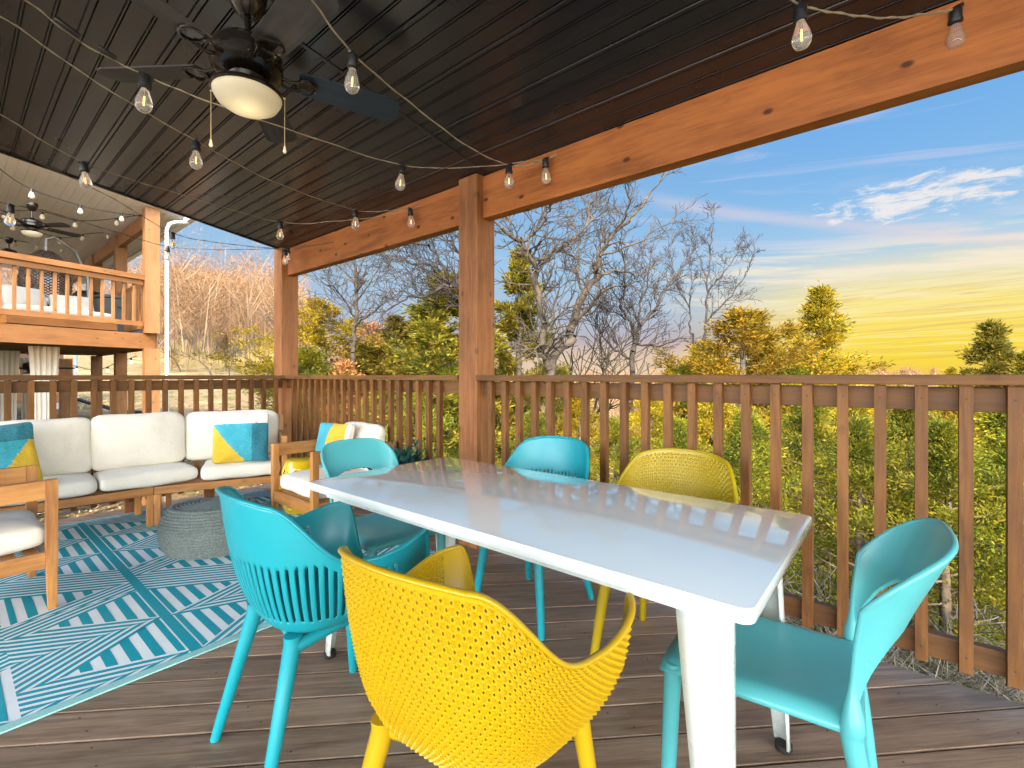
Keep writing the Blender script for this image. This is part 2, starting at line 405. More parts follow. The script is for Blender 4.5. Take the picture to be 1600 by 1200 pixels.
def place(src,label,loc,rz=0,group=None,scale=None,mats=None):
    r=copy_tree(src); r.location=loc; r.rotation_euler=(0,0,rz); r['label']=label
    if group: r['group']=group
    if scale: r.scale=(scale,)*3 if not hasattr(scale,'__len__') else scale
    return r
def clip(poly,nx,ny,d):
    """keep nx*x+ny*y<=d"""
    out=[]
    for i in range(len(poly)):
        a=poly[i]; b=poly[(i+1)%len(poly)]
        da=nx*a[0]+ny*a[1]-d; db=nx*b[0]+ny*b[1]-d
        if da<=0: out.append(a)
        if da*db<0:
            t=da/(da-db); out.append((a[0]+(b[0]-a[0])*t,a[1]+(b[1]-a[1])*t))
    return out
#%%SECTION STRUCTURE
# ================================================================ DECK
RX=2.40           # face plane of the long railing
RY=5.17           # face plane of the sofa-side railing
deck=MB(); rng=random.Random(4)
dv=(math.cos(-math.pi/4),math.sin(-math.pi/4)); nv=(-dv[1],dv[0])   # along, across
pitch=.1475
outline=dict(x0=-3.2,x1=2.513,y0=-3.2,y1=5.40)
for i in range(-30,62):
    a=i*pitch+.048; bq=a+pitch-.0095
    L=12
    poly=[(nv[0]*a-dv[0]*L,nv[1]*a-dv[1]*L),(nv[0]*a+dv[0]*L,nv[1]*a+dv[1]*L),(nv[0]*bq+dv[0]*L,nv[1]*bq+dv[1]*L),(nv[0]*bq-dv[0]*L,nv[1]*bq-dv[1]*L)]
    for c in ((1,0,outline['x1']),(-1,0,-outline['x0']),(0,1,outline['y1']),(0,-1,-outline['y0'])):
        if poly: poly=clip(poly,*c)
    if len(poly)>2:
        hz=rng.uniform(-.0012,.0012); deck.prism(poly,-.028+hz,0+hz)
dk=deck.build('deck_floor',[M_deck],bevel=.0025); tag(dk,kind='structure')
nm=MB()
for i in range(-30,62):
    for j in range(-8,10):
        x=j*.4+.3
        s=i*pitch+.048
        for q in (.035,.108):
            # point on the board with the given x
            ss=s+q; y=(ss-nv[0]*x)/nv[1]
            if -1<y<5.3 and x<2.48 and x>-1.5:
                nm.lathe([(.0035,0),(.0035,.0008),(0,.0008)],6,M=Matrix.Translation((x+rng.uniform(-.006,.006),y+rng.uniform(-.006,.006),.0013)))
nm.build('deck_nail_heads',M_nail,parent=dk)
fr=MB()
fr.box((-3.2,-3.2,-.27),(2.47,5.36,-.24)); 
fr.box((2.445,-3.2,-.29),(2.485,5.33,-.034)); fr.box((-3.2,5.33,-.29),(2.485,5.37,-.034))
tag(fr.build('deck_frame',M_railY),kind='structure')

# ================================================================ POSTS, BEAM, CEILING
def post(x0,y0,x1,y1,ztop,label,zb=0.0):
    t=thing('porch_post',label,'post',((x0+x1)/2,(y0+y1)/2,zb)); w_,d=(x1-x0)/2,(y1-y0)/2
    m=MB(); m.box((-w_,-d,0),(w_,d,ztop-zb),c=.006); m.build('post_shaft',M_post,t)
    return t
def cz(x): return 2.60-.148*(x-2.4)
post(2.340,2.254,2.525,2.435,2.60,'thick square brown timber post rising behind the middle of the white table')
post(2.340,5.20,2.525,5.385,2.60,'thick square timber post in the far corner behind the sofa end')
post(2.340,-3.1,2.525,-2.915,2.60,'square timber post carrying the near end of the roof beam')
bt=thing('roof_beam','long orange stained timber beam under the edge of the dark ceiling','beam',(2.43,0,0))
m=MB(); m.box((-.03,-3.3,2.300),(.055,2.2535,2.594),c=.005); m.build('beam_length',M_beam,bt)
m=MB(); m.box((-.03,2.4355,2.300),(.055,5.1995,2.594),c=.005); m.build('beam_length',M_beam,bt)
# soffit boards: grooved profile running along Y, sloping down toward +X
cb=MB(); X0,X1,Y0,Y1=-7.0,2.75,-4.2,5.285
p=.0985; x=X1; k=0; prof=[]
prev=None
g=.328+p*40
while g>X1: g-=p
prof.append((X1,0))
while g>X0:
    k+=1
    if k%3==0: # wide bead
        prof+= [(g+.017,0),(g+.014,.010),(g+.010,.010),(g+.008,-.003),(g-.008,-.003),(g-.010,.010),(g-.014,.010),(g-.017,0)]
    else:
        prof+= [(g+.0095,0),(g+.0075,.012),(g+.004,.012),(g+.0025,-.0015),(g-.0025,-.0015),(g-.004,.012),(g-.0075,.012),(g-.0095,0)]
    g-=p
prof.append((X0,0))
vs=[];fs=[]
for (px_,dz) in prof:
    for yy in (Y0,Y1): vs.append((px_,yy,cz(px_)+dz))
for i in range(len(prof)-1): fs.append((2*i,2*i+1,2*i+3,2*i+2))
cb.add(vs,fs)
# cross seam strip and edge channel
def slopebox(mb,x0,x1,y0,y1,dz0,dz1,mi=0):
    mb.add([(x0,y0,cz(x0)+dz0),(x1,y0,cz(x1)+dz0),(x1,y1,cz(x1)+dz0),(x0,y1,cz(x0)+dz0),(x0,y0,cz(x0)+dz1),(x1,y0,cz(x1)+dz1),(x1,y1,cz(x1)+dz1),(x0,y1,cz(x0)+dz1)],[(3,2,1,0),(4,5,6,7),(0,1,5,4),(1,2,6,5),(2,3,7,6),(3,0,4,7)],mi)
ce=cb.build('porch_ceiling',M_ceil); tag(ce,kind='structure')
m=MB(); slopebox(m,X0,2.38,2.205,2.225,-.005,-.001); m.build('ceiling_seam_strip',M_ceil,ce)
m=MB(); slopebox(m,X0,2.75,5.287,5.31,-.012,.20); m.build('ceiling_edge_trim',M_bronze,ce)
m=MB(); slopebox(m,X0,X1,Y0,Y1,.03,.22); tag(m.build('porch_roof',M_roof),kind='structure')

# ================================================================ RAILINGS
def railing(label,length,ys,kx,supports=(),mats=None,caps=(0,0)):
    """local: runs along +Y from 0, house side is -X; origin at inner face of the balusters' backs"""
    t=thing('deck_railing',label,'railing')
    mr=mats
    m=MB(); m.box((-.075,-caps[0],1.166),(.072,length+caps[1],1.204),c=.004); m.build('top_cap',mr,t)
    m=MB(); m.box((0,.002,1.068),(.038,length-.002,1.157),c=.003); m.build('top_rail',mr,t)
    m=MB(); m.box((0,.002,.128),(.038,length-.002,.216),c=.003); m.build('bottom_rail',mr,t)
    b=MB()
    hw=.019; z0,z1=.102,1.164
    # baluster with chamfered foot
    b.add([(-.038,-hw,z0+.018),(-.001,-hw,z0),(-.001,hw,z0),(-.038,hw,z0+.018),(-.038,-hw,z1),(-.001,-hw,z1),(-.001,hw,z1),(-.038,hw,z1)],[(3,2,1,0),(4,5,6,7),(0,1,5,4),(1,2,6,5),(2,3,7,6),(3,0,4,7)])
    for zz in (.175,1.115): b.lathe([(.004,0),(.004,.001),(0,.001)],8,mi=1,M=Matrix.Translation((-.0383,0,zz))@Matrix.Rotation(-math.pi/2,4,'Y'))
    b0=None
    for y in ys:
        if b0 is None: b0=b.build('baluster',[M_bal,M_nail],t,bevel=.002); o=b0
        else: o=b0.copy(); C.objects.link(o); o.parent=t
        o.location=(rng.uniform(-.0015,0),y,0); o.rotation_euler=(0,rng.uniform(-.003,.0),rng.uniform(-.03,.03))
    for y in supports:
        m=MB(); m.box((.001,y-.045,.0),(.044,y+.045,.127),c=.002); m.build('support_block',M_post,t)
    return t
P0=2.4365
ys=[ (2.152-i*.1228) for i in range(0,40)]; ys=[y for y in ys if y>-2.8]
y0=-2.91
rl=railing('brown slatted railing running behind the white table and yellow chair',2.2525-y0,[y-y0 for y in ys],0,(1.385-y0,.455-y0,-.9-y0),M_railY,(0,.0))
rl.location=(RX,y0,0)
rm=railing('brown slatted railing between the corner post and the middle post',5.1985-P0,[4.993-i*.1219-P0 for i in range(20)],0,(3.7-P0,),M_railY)
rm.location=(RX,P0,0)
xl=[.255-3.5+i*.1222+.0 for i in range(46)]; xl=[x for x in xl if x<2.30]
ll=railing('brown slatted railing behind the white cushioned sofa',2.3385+3.3,[2.3385-x for x in xl],0,(.7,1.3,2.6),M_railY)
ll.location=(2.3385,RY,0); ll.rotation_euler=(0,0,math.pi/2)

#%%SECTION FURNITURE
# ================================================================ RUG
rug=thing('outdoor_rug','teal and white outdoor rug of striped triangles under the sofa set','rug',(0,0,0))
RUX0,RUX1,RUY0,RUY1=-1.6,2.12,2.36,5.12
m=MB(); m.box((RUX0,RUY0,.0018),(RUX1,RUY1,.0065)); m.build('rug_body',M_rugL,rug)
m=MB(); m.box((RUX0,RUY0-.045,.0018),(RUX1,RUY0-.0005,.0085),c=.002); m.build('bound_edge',M_rugE,rug); m=MB(); m.box((RUX0,RUY1+.0005,.0018),(RUX1,RUY1+.045,.0085),c=.002); m.build('bound_edge',M_rugE,rug)
st=MB()
def stripes(poly,ang,period,duty,ph=0.0):
    nx,ny=-math.sin(ang),math.cos(ang)
    ds=[nx*x+ny*y for x,y in poly]; lo,hi=min(ds),max(ds)
    k=math.floor((lo-ph)/period)
    while k*period+ph<hi:
        a=k*period+ph; q=clip(poly,nx,ny,a+period*duty); q=clip(q,-nx,-ny,-a) if len(q)>2 else q
        for c in ((1,0,RUX1),(-1,0,-RUX0),(0,1,RUY1),(0,-1,-RUY0)):
            if len(q)>2: q=clip(q,*c)
        if len(q)>2:
            # drop degenerate
            A=sum(q[i][0]*q[(i+1)%len(q)][1]-q[(i+1)%len(q)][0]*q[i][1] for i in range(len(q)))/2
            if abs(A)>1e-5: st.add([(x,y,.0072) for x,y in q],[tuple(range(len(q)))])
        k+=1
cw=.53; ch=.44
FP=.038
for ci in range(-5,4):
    xa=.70+ci*cw; xb=xa+cw
    for ri in range(-1,8):
        ya=2.385+(ri-1)*ch+ch+(.0 if ci%2 else -.02); yb=ya+ch
        base_left=((ri*5+ci*3)%4) in (0,1,3) if ci%2==0 else ((ri*3+ci)%4) in (1,)
        tipy=ya+ch*(.38 if (ri+ci)%2 else .62); 
        tl=.39
        if base_left:
            B0=(xa+.03,ya+.012);B1=(xa+.03,yb-.012);T=(xa+tl,tipy); far=xb
            up=[(xa,yb),(xa+.0,yb),T,(xb,tipy+.10*(1 if ri%2 else -1)),(xb,yb)]
            tri=[B0,T,B1]
            U=[(xa,yb),T,(xb,tipy),(xb,yb)]; D=[(xa,ya),(xb,ya),(xb,tipy),T]
            au=math.atan2(T[1]-yb,T[0]-xa); adn=math.atan2(T[1]-ya,T[0]-xa)
        else:
            B0=(xb-.03,ya+.012);B1=(xb-.03,yb-.012);T=(xb-tl,tipy)
            tri=[B0,B1,T]
            U=[(xb,yb),(xa,yb),(xa,tipy),T]; D=[(xb,ya),T,(xa,tipy),(xa,ya)]
            au=math.atan2(yb-T[1],xb-T[0]); adn=math.atan2(ya-T[1],xb-T[0])
        # thick stripes parallel to the spine, inside the triangle
        stripes(tri,math.pi/2,.074,.5,-(xa if base_left else xb)+.02)
        cU=-math.sin(au)*T[0]+math.cos(au)*T[1]; cD=-math.sin(adn)*T[0]+math.cos(adn)*T[1]
        stripes(U,au,FP,.56,cU); stripes(D,adn,FP,.56,cD)
    # spine
    if ci%2==0:
        for c in ((xa-.022,xa+.022),): st.add([(c[0],RUY0,.0077),(c[1],RUY0,.0077),(c[1],RUY1,.0077),(c[0],RUY1,.0077)],[(0,1,2,3)])
st.build('rug_stripes',M_rugT,rug)

# ================================================================ CUSHIONS
def cushion(name,sx,sy,sz,m_,parent,loc,rot=(0,0,0),puff=.018,n=(14,14),seed=0,pw=8,scal=0,pipe=True):
    """rounded box cushion with soft swelling; sz thickness along local z"""
    rr=random.Random(seed); nx,ny=n
    vs=[];fs=[]
    ph=[rr.uniform(0,6.3) for _ in range(6)]
    def P(u,v,s):
        e=pw
        # superellipse outline
        def sq(a,b):
            l=(abs(a)**e+abs(b)**e)**(1/e) if (a or b) else 1; mx=max(abs(a),abs(b)); return (a*mx/l,b*mx/l) if l else (0,0)
        a,b=sq(u,v); 
        edge=max(abs(u),abs(v)); 
        z=sz/2*(1-edge**6*.35)+puff*(1-u*u)*(1-v*v)
        z+=.004*math.sin(u*3.1+ph[0])*math.sin(v*2.7+ph[1])+.0022*math.sin(u*7+ph[2]+v*3)
        cr=1+scal*(abs(u)**3*abs(v)**3)
        inw=1-.012*(1+math.sin(5*u+ph[3]))*(abs(v)>.9)-.010*(1+math.sin(4*v+ph[4]))*(abs(u)>.9)
        return Vector((a*sx/2*cr*inw,b*sy/2*cr*inw,s*z))
    idx={}
    for s in (1,-1):
        for i in range(nx+1):
            for j in range(ny+1):
                u=-1+2*i/nx; v=-1+2*j/ny
                u=math.copysign(abs(u)**.8,u); v=math.copysign(abs(v)**.8,v)
                idx[(s,i,j)]=len(vs); vs.append(P(u,v,s))
        for i in range(nx):
            for j in range(ny):
                q=[idx[(s,i,j)],idx[(s,i+1,j)],idx[(s,i+1,j+1)],idx[(s,i,j+1)]]
                fs.append(q if s>0 else q[::-1])
    per=[(i,0) for i in range(nx)]+[(nx,j) for j in range(ny)]+[(i,ny) for i in range(nx,0,-1)]+[(0,j) for j in range(ny,0,-1)]
    # side wall with a mid ring
    mid=[]
    for (i,j) in per:
        a=Vector(vs[idx[(1,i,j)]]); b=Vector(vs[idx[(-1,i,j)]]); c=(a+b)/2; c.x*=1+.012; c.y*=1+.012; mid.append(len(vs)); vs.append(c)
    L=len(per)
    for k in range(L):
        k2=(k+1)%L; a=idx[(1,*per[k])]; b=idx[(1,*per[k2])]; c=idx[(-1,*per[k])]; d=idx[(-1,*per[k2])]
        fs.append((a,mid[k],mid[k2],b)); fs.append((mid[k],c,d,mid[k2]))
    m=MB(); m.add(vs,fs)
    o=m.build(name,m_,parent,smooth=True,angle=180,sub=1)
    o.location=loc; o.rotation_euler=rot
    return o
def panel_cushion_mats(o,fn,mats):
    me=o.data
    me.materials.clear()
    for q in mats: me.materials.append(q)
    for p_ in me.polygons: p_.material_index=fn(p_.center)

# pillow with colour blocks (finer grid so the diagonal is clean)
def throw_pillow(name,label,loc,rot,size,scheme,seed,thick=.09):
    t=cushion(name,size,size,thick,[M_pblue],None,(0,0,0),(0,0,0),puff=.035,n=(48,48),seed=seed,pw=14,scal=.05)
    def fn(c):
        x,y=c.x/(size/2),c.y/(size/2)
        if scheme==0: # ivory top band, yellow left, blue middle, teal right
            if y>.58: return 3
            cut=-.95+.85*(.58-y)+.35*math.sin((y+.9)*1.0)*0
            if x< -1+ (0.58-y)**1.15*.72: return 2
            if x>.42: return 1
            return 0
        if scheme==1: # teal top, blue body, yellow lower right sweep
            if y>.42: return 1
            if y< -1+ (x+.25)**1.2*1.25 if x>-.25 else False: return 2
            return 0
        if x<-.05: return 0
        if x>.86: return 3
        return 2
    panel_cushion_mats(t,fn,[M_pblue,M_pteal,M_pyel,M_pwhite])
    t.location=loc; t.rotation_euler=rot; tag(t,label,'pillow'); return t

# ================================================================ SOFA SECTIONS (local +x along the seat, +y towards the back)
def sofa(label,P,ang,length,arms,cush,seed,D=.60):
    t=thing('sofa',label,'sofa',(P[0],P[1],.0085 if True else 0),ang)
    m=MB(); m.box((0,0,.245),(length,.028,.305),c=.003); m.build('front_rail',M_teakX,t)
    m=MB(); m.box((0,D-.028,.245),(length,D,.305),c=.003); m.build('rear_rail',M_teakX,t)
    m=MB()
    for i in range(int((D-.1)/.07)): y=.06+i*.07; m.box((.03,y,.283),(length-.03,y+.045,.299))
    m.build('seat_slats',M_teakX,t)
    for x in (.0,length-.042):
        for y in (-.002,D-.04): 
            m=MB(); m.box((x,y,0),(x+.042,y+.042,.2445),c=.003); m.build('leg',M_teak,t)
        m=MB(); m.box((x+.008,.0285,.245),(x+.034,D-.0285,.303)); m.build('side_rail',M_teakY,t)
    # backrest frame leaning back
    m=MB(); 
    for x in (0.0,length-.045): m.box((x,D-.05,.306),(x+.045,D-.01,.80),c=.003)
    m.box((.046,D-.045,.735),(length-.046,D-.015,.795),c=.003)
    for i in range(int(length/.14)): m.box((.08+i*.14,D-.04,.306),(.125+i*.14,D-.022,.734))
    m.build('backrest',M_teak,t)
    for sgn in arms:
        x=0.0 if sgn<0 else length-.045
        m=MB(); m.box((x,-.002,.306),(x+.045,.045,.655),c=.003); m.box((x+.002,.046,.55),(x+.043,D-.05,.652),c=.003)
        m.build('armrest',M_teak,t)
    for (x0,x1) in cush:
        cushion('seat_cushion',x1-x0-.006,D-.07,.13,M_white,t,((x0+x1)/2,D/2-.05,.372),seed=seed+int(x0*10),puff=.010,pw=16,n=(16,14))
        x0b=x0-(.15 if length<1.2 else 0)
        o=cushion('back_cushion',x1-x0b-.008,.44,.12,M_white,t,((x0b+x1)/2,D-.135,.645),(R_(80),0,R_(random.Random(seed).uniform(-1,1))),seed=seed+5+int(x0*10),puff=.05,pw=7,n=(20,18),scal=.035)
    return t
def vec_ang(a,b): return math.atan2(b[1]-a[1],b[0]-a[0])
A0=(1.062,4.575); Bq=(1.955,4.230)
aR=vec_ang(A0,Bq); LR=math.dist(A0,Bq)
s1=sofa('right half of the long wooden sofa with white cushions, up to the corner post',(A0[0],A0[1]),aR,LR,(1,),[(.30,LR-.045)],3)
lend=(-.45,4.64); aL=vec_ang(lend,A0); LL=math.dist(lend,A0)
s2=sofa('left half of the long wooden sofa with white cushions, cut by the photo edge',lend,aL,LL-.004,(-1,),[(.05,.60),(.60,LL-.33)],11,D=.50)
# cushion bridging the joint between the two frames
mid=cushion('seat_cushion',.630,.44,.13,M_white,s2,(LL-.012,.20,.372),seed=21,puff=.010,pw=16,n=(16,14))
midb=cushion('back_cushion',.64,.45,.12,M_white,s2,(LL-.03,.37,.650),(R_(80),0,0),seed=29,puff=.05,pw=7,n=(20,18),scal=.035)

# ================================================================ ARMCHAIRS (local: faces -y, width along x)
def armchair(label,loc,rz):
    t=thing('wooden_armchair',label,'armchair',loc,rz)
    Wd,D=.66,.70
    for x in (0,Wd-.045):
        m=MB(); m.add([(x+.006,.004,0),(x+.039,.004,0),(x+.039,.036,0),(x+.006,.036,0),(x,0,.245),(x+.045,0,.245),(x+.045,.045,.245),(x,.045,.245),(x,0,.66),(x+.045,0,.66),(x+.045,.045,.66),(x,.045,.66)],
            [(3,2,1,0),(0,1,5,4),(1,2,6,5),(2,3,7,6),(3,0,4,7),(4,5,9,8),(5,6,10,9),(6,7,11,10),(7,4,8,11),(8,9,10,11)]); m.build('leg',M_teak,t,bevel=.002)
        m=MB(); m.box((x,D-.045,0),(x+.045,D,.66),c=.003); m.build('leg',M_teak,t)
        m=MB(); m.box((x+.003,.0455,.565),(x+.042,D-.0455,.658),c=.003); m.build('armrest',M_teakY,t)
        m=MB(); m.box((x+.008,.0455,.215),(x+.037,D-.0455,.295),c=.003); m.build('side_rail',M_teakY,t)
    m=MB(); m.box((.0455,.004,.215),(Wd-.0455,.032,.295),c=.003); m.build('front_rail',M_teakX,t)
    m=MB(); m.box((.0455,D-.032,.215),(Wd-.0455,D-.004,.295),c=.003); m.build('rear_rail',M_teakX,t)
    m=MB()
    for i in range(8): m.box((.03,.07+i*.075,.272),(Wd-.03,.115+i*.075,.290))
    m.build('seat_slats',M_teakX,t)
    m=MB(); m.box((.0455,D-.038,.60),(Wd-.0455,D-.01,.655),c=.003)
    for i in range(4): m.box((.10+i*.13,D-.034,.296),(.145+i*.13,D-.014,.599))
    m.build('backrest',M_teak,t)
    cushion('seat_cushion',Wd-.10,.61,.145,M_white,t,(Wd/2,.335,.366),seed=int(loc[0]*10+40),puff=.012,pw=14)
    return t
ar=armchair('wooden armchair with white seat cushion against the far railing, behind the turquoise chairs',(1.625,3.795,.0085),R_(-90))
al=armchair('wooden armchair with white seat cushion at the left edge of the rug',(.372,3.335,.0085),R_(92))
cushion('back_cushion',.56,.40,.11,M_white,ar,(.30,.60,.60),(R_(78),0,0),seed=77,puff=.05,pw=7)
cushion('back_cushion',.56,.40,.11,M_white,al,(.33,.60,.56),(R_(78),0,0),seed=78,puff=.05,pw=7)
throw_pillow('throw_pillow','square pillow with ivory top, mustard wedge and teal stripe at the sofa right end',Vector((1.66,4.46,.655)),(R_(80),R_(0),aR+R_(-6)),.42,0,5)
throw_pillow('throw_pillow','large blue and teal pillow with mustard corner at the left of the sofa',Vector((.19,4.64,.645)),(R_(72),R_(-5),aL+R_(6)),.44,1,8)
throw_pillow('throw_pillow','pillow split in turquoise and mustard halves on the far armchair',Vector((2.02,3.56,.63)),(R_(76),0,R_(-80)),.36,2,9,thick=.08)

# ================================================================ POUF
pf_=MB(); prof=[(0,.325)]
nr=17
for i in range(9): 
    r=.02+i*.027; prof+= [(r-.010,.327),(r,.331),(r+.010,.327)]
base_prof=[]
H_p=.31
for i in range(nr):
    z=H_p-(i+.5)*H_p/nr; zz=(z/H_p-.5)*2
    rad=.318*(1-(.20 if zz>0 else .16)*abs(zz)**2.3)
    base_prof+= [(rad-.007,z+H_p/nr*.48),(rad+.003,z+H_p/nr*.25),(rad+.003,z-H_p/nr*.25),(rad-.007,z-H_p/nr*.48)]
top=[(0.0,.322),(.03,.322)]
prof=[(0,.318)]
for i in range(10):
    r=.012+i*.0235; prof+= [(r,.326-.00026*i*i),(r+.006,.3325-.00026*i*i),(r+.017,.3325-.00026*i*i)]
full=prof+base_prof+[(0,0)]
pf_.lathe(full,56,sx=1.0,sy=.80)
po=pf_.build('braided_pouf',M_pouf,smooth=True,angle=180); po.location=(1.185,3.665,.0085); po.rotation_euler=(0,0,R_(-38))
tag(po,'oval grey green braided rope pouf standing on the striped rug','pouf')

# ================================================================ CERAMIC STOOL and PLANT
ss=thing('garden_stool','yellow pierced ceramic garden stool between the sofa and the far armchair','stool',(2.03,4.10,0))
m=MB(); n=64; rows=30; vs=[];fs=[]
def srad(z): return .125+.055*math.sin(math.pi*min(1,max(0,z/.46)))**.8
for j in range(rows+1):
    z=.46*j/rows
    for k in range(n): a=2*math.pi*k/n; vs.append((srad(z)*math.cos(a),srad(z)*math.sin(a),z))
for j in range(rows):
    for k in range(n):
        z=.46*(j+.5)/rows; jj=j%6; kk=k%8
        hole=False
        if 3<j<rows-5:
            d=abs(kk-3.5)+abs(jj-2.5)*1.1
            if d<2.2: hole=True
            if (kk in (0,7)) and jj in (0,5): hole=True
        if not hole: fs.append((j*n+k,j*n+(k+1)%n,(j+1)*n+(k+1)%n,(j+1)*n+k))
m.add(vs,fs); m.build('stool_body',M_stool,ss,smooth=True,angle=180,solid=.012)
m=MB(); m.lathe([(0,.468),(.10,.470),(.128,.462),(.132,.452),(.12,.445),(0,.445)],40); m.build('stool_top',M_stool,ss,smooth=True)
#%%SECTION TABLE
# ================================================================ TABLE
tb=thing('dining_table','long glossy white rectangular table in the middle of the deck','table',(1.3825,1.085,0))
TW,TL=.80,1.735
m=MB()
def rrect(hx,hy,r,k=8):
    pts=[]
    for cx_,cy_,a0 in ((hx-r,hy-r,0),(-hx+r,hy-r,90),(-hx+r,-hy+r,180),(hx-r,-hy+r,270)):
        for i in range(k+1): a=R_(a0+90*i/k); pts.append((cx_+r*math.cos(a),cy_+r*math.sin(a)))
    return pts
m.prism(rrect(TW/2,TL/2,.030),.717,.750); top=m.build('tabletop',M_table,tb,smooth=True,bevel=.005,angle=50)
m=MB()
for a,b in (((-.34,-.81),(.34,-.78)),((-.34,.78),(.34,.81)),((-.34,-.78),(-.31,.78)),((.31,-.78),(.34,.78))): m.box((*a,.68),(*b,.7165))
m.build('apron',M_tleg,tb)
def tleg(sx,sy):
    """bent sheet leg: rounded L section, wide at the top and tapering"""
    rows=[(.7165,.100,.328,.790),(.55,.088,.333,.795),(.30,.068,.341,.803),(.12,.054,.346,.808),(.02,.046,.349,.811)]
    vs=[];fs=[];K=9
    for z,w_,ax,ay in rows:
        pts=[]
        # outer path: from (ax-w, ay) round the corner (ax,ay) to (ax, ay-w)
        r=w_*.35
        pts.append((ax-w_,ay)); pts.append((ax-w_*.7,ay+.003))
        for i in range(5):
            a=R_(90-90*i/4); pts.append((ax-r+r*math.cos(a)*1.0,ay-r+r*math.sin(a)))
        pts.append((ax+.003,ay-w_*.7)); pts.append((ax,ay-w_))
        for (x,y) in pts: vs.append((sx*x,sy*y,z))
    for j in range(len(rows)-1):
        for k in range(K-1): fs.append((j*K+k,j*K+k+1,(j+1)*K+k+1,(j+1)*K+k))
    m=MB(); m.add(vs,fs); o=m.build('leg',M_tleg,tb,smooth=True,angle=180,solid=.006)
    f=MB(); f.lathe([(.0,0),(.022,0),(.025,.006),(.025,.022),(.018,.026),(0,.026)],16,M=Matrix.Translation((sx*.333,sy*.795,0))); f.build('foot_cap',M_black,o,smooth=True)
    f=MB(); f.lathe([(.005,0),(.005,.003),(0,.003)],8,M=Matrix.Translation((sx*.354,sy*.785,.11))@Matrix.Rotation(R_(90*sx),4,'Y')); f.build('rivet',M_black,o)
for sx in (-1,1):
    for sy in (-1,1): tleg(sx,sy)

# ================================================================ CHAIRS
def smooth01(t): t=max(0,min(1,t)); return t*t*(3-2*t)
def tub_surface(kind):
    """returns P(s,phi): s 0 centre of seat .. 1 rim, phi -180..180, 0=back (-x)"""
    def rim(phi):
        a=abs(phi)
        zb=.85
        if a<36: z=zb-.018*(a/36)**3
        elif a<90: z=zb-.018-(zb-.018-.644)*math.sin(math.pi/2*smooth01((a-36)/54))
        elif a<128: z=.644+.034*smooth01((a-90)/38)
        elif a<140: z=.672-(.672-.445)*smooth01((a-128)/12)
        else: z=.445-.012*smooth01((a-140)/30)
        # plan radius
        c,s_=math.cos(R_(phi)),math.sin(R_(phi))
        if a<140:
            ax=.275; ay=.275 if kind!='slot' else .270
            e=2.5
            r=(abs(c/ax)**e+abs(s_/ay)**e)**(-1/e)
        else: r=.225/max(abs(c),.62)*.98
        if 70<a<140: r=r*(1+.15*smooth01((a-70)/50))
        return r,z
    def seat_r(phi):
        c,s_=math.cos(R_(phi)),math.sin(R_(phi)); ax=.205; ay=.205; e=3.0
        return (abs(c/ax)**e+abs(s_/ay)**e)**(-1/e)
    def P(s,phi):
        r1,z1=rim(phi); r0=seat_r(phi); c,s_=math.cos(R_(phi)),math.sin(R_(phi))
        S0=.42
        if s<=S0:
            q=s/S0; r=r0*q; z=.438+.006*q*q
        else:
            q=(s-S0)/(1-S0); hgt=z1-.444
            if hgt>.02:
                # rounded corner then wall flaring out
                zz=hgt*(q**1.35)
                rr=r0+(r1-r0)*(1-(1-q)**2.6*1.0)*(.80+.20*q)
                r=rr; z=.444+zz
            else: r=r0+(r1-r0)*q; z=.444+hgt*q*q
        lean=max(0,z-.45)
        back=max(0,c)**1.5
        x=-c*r-.10*lean*back+.035*max(0,-c)*lean
        return Vector((x,s_*r,z))
    return P,rim
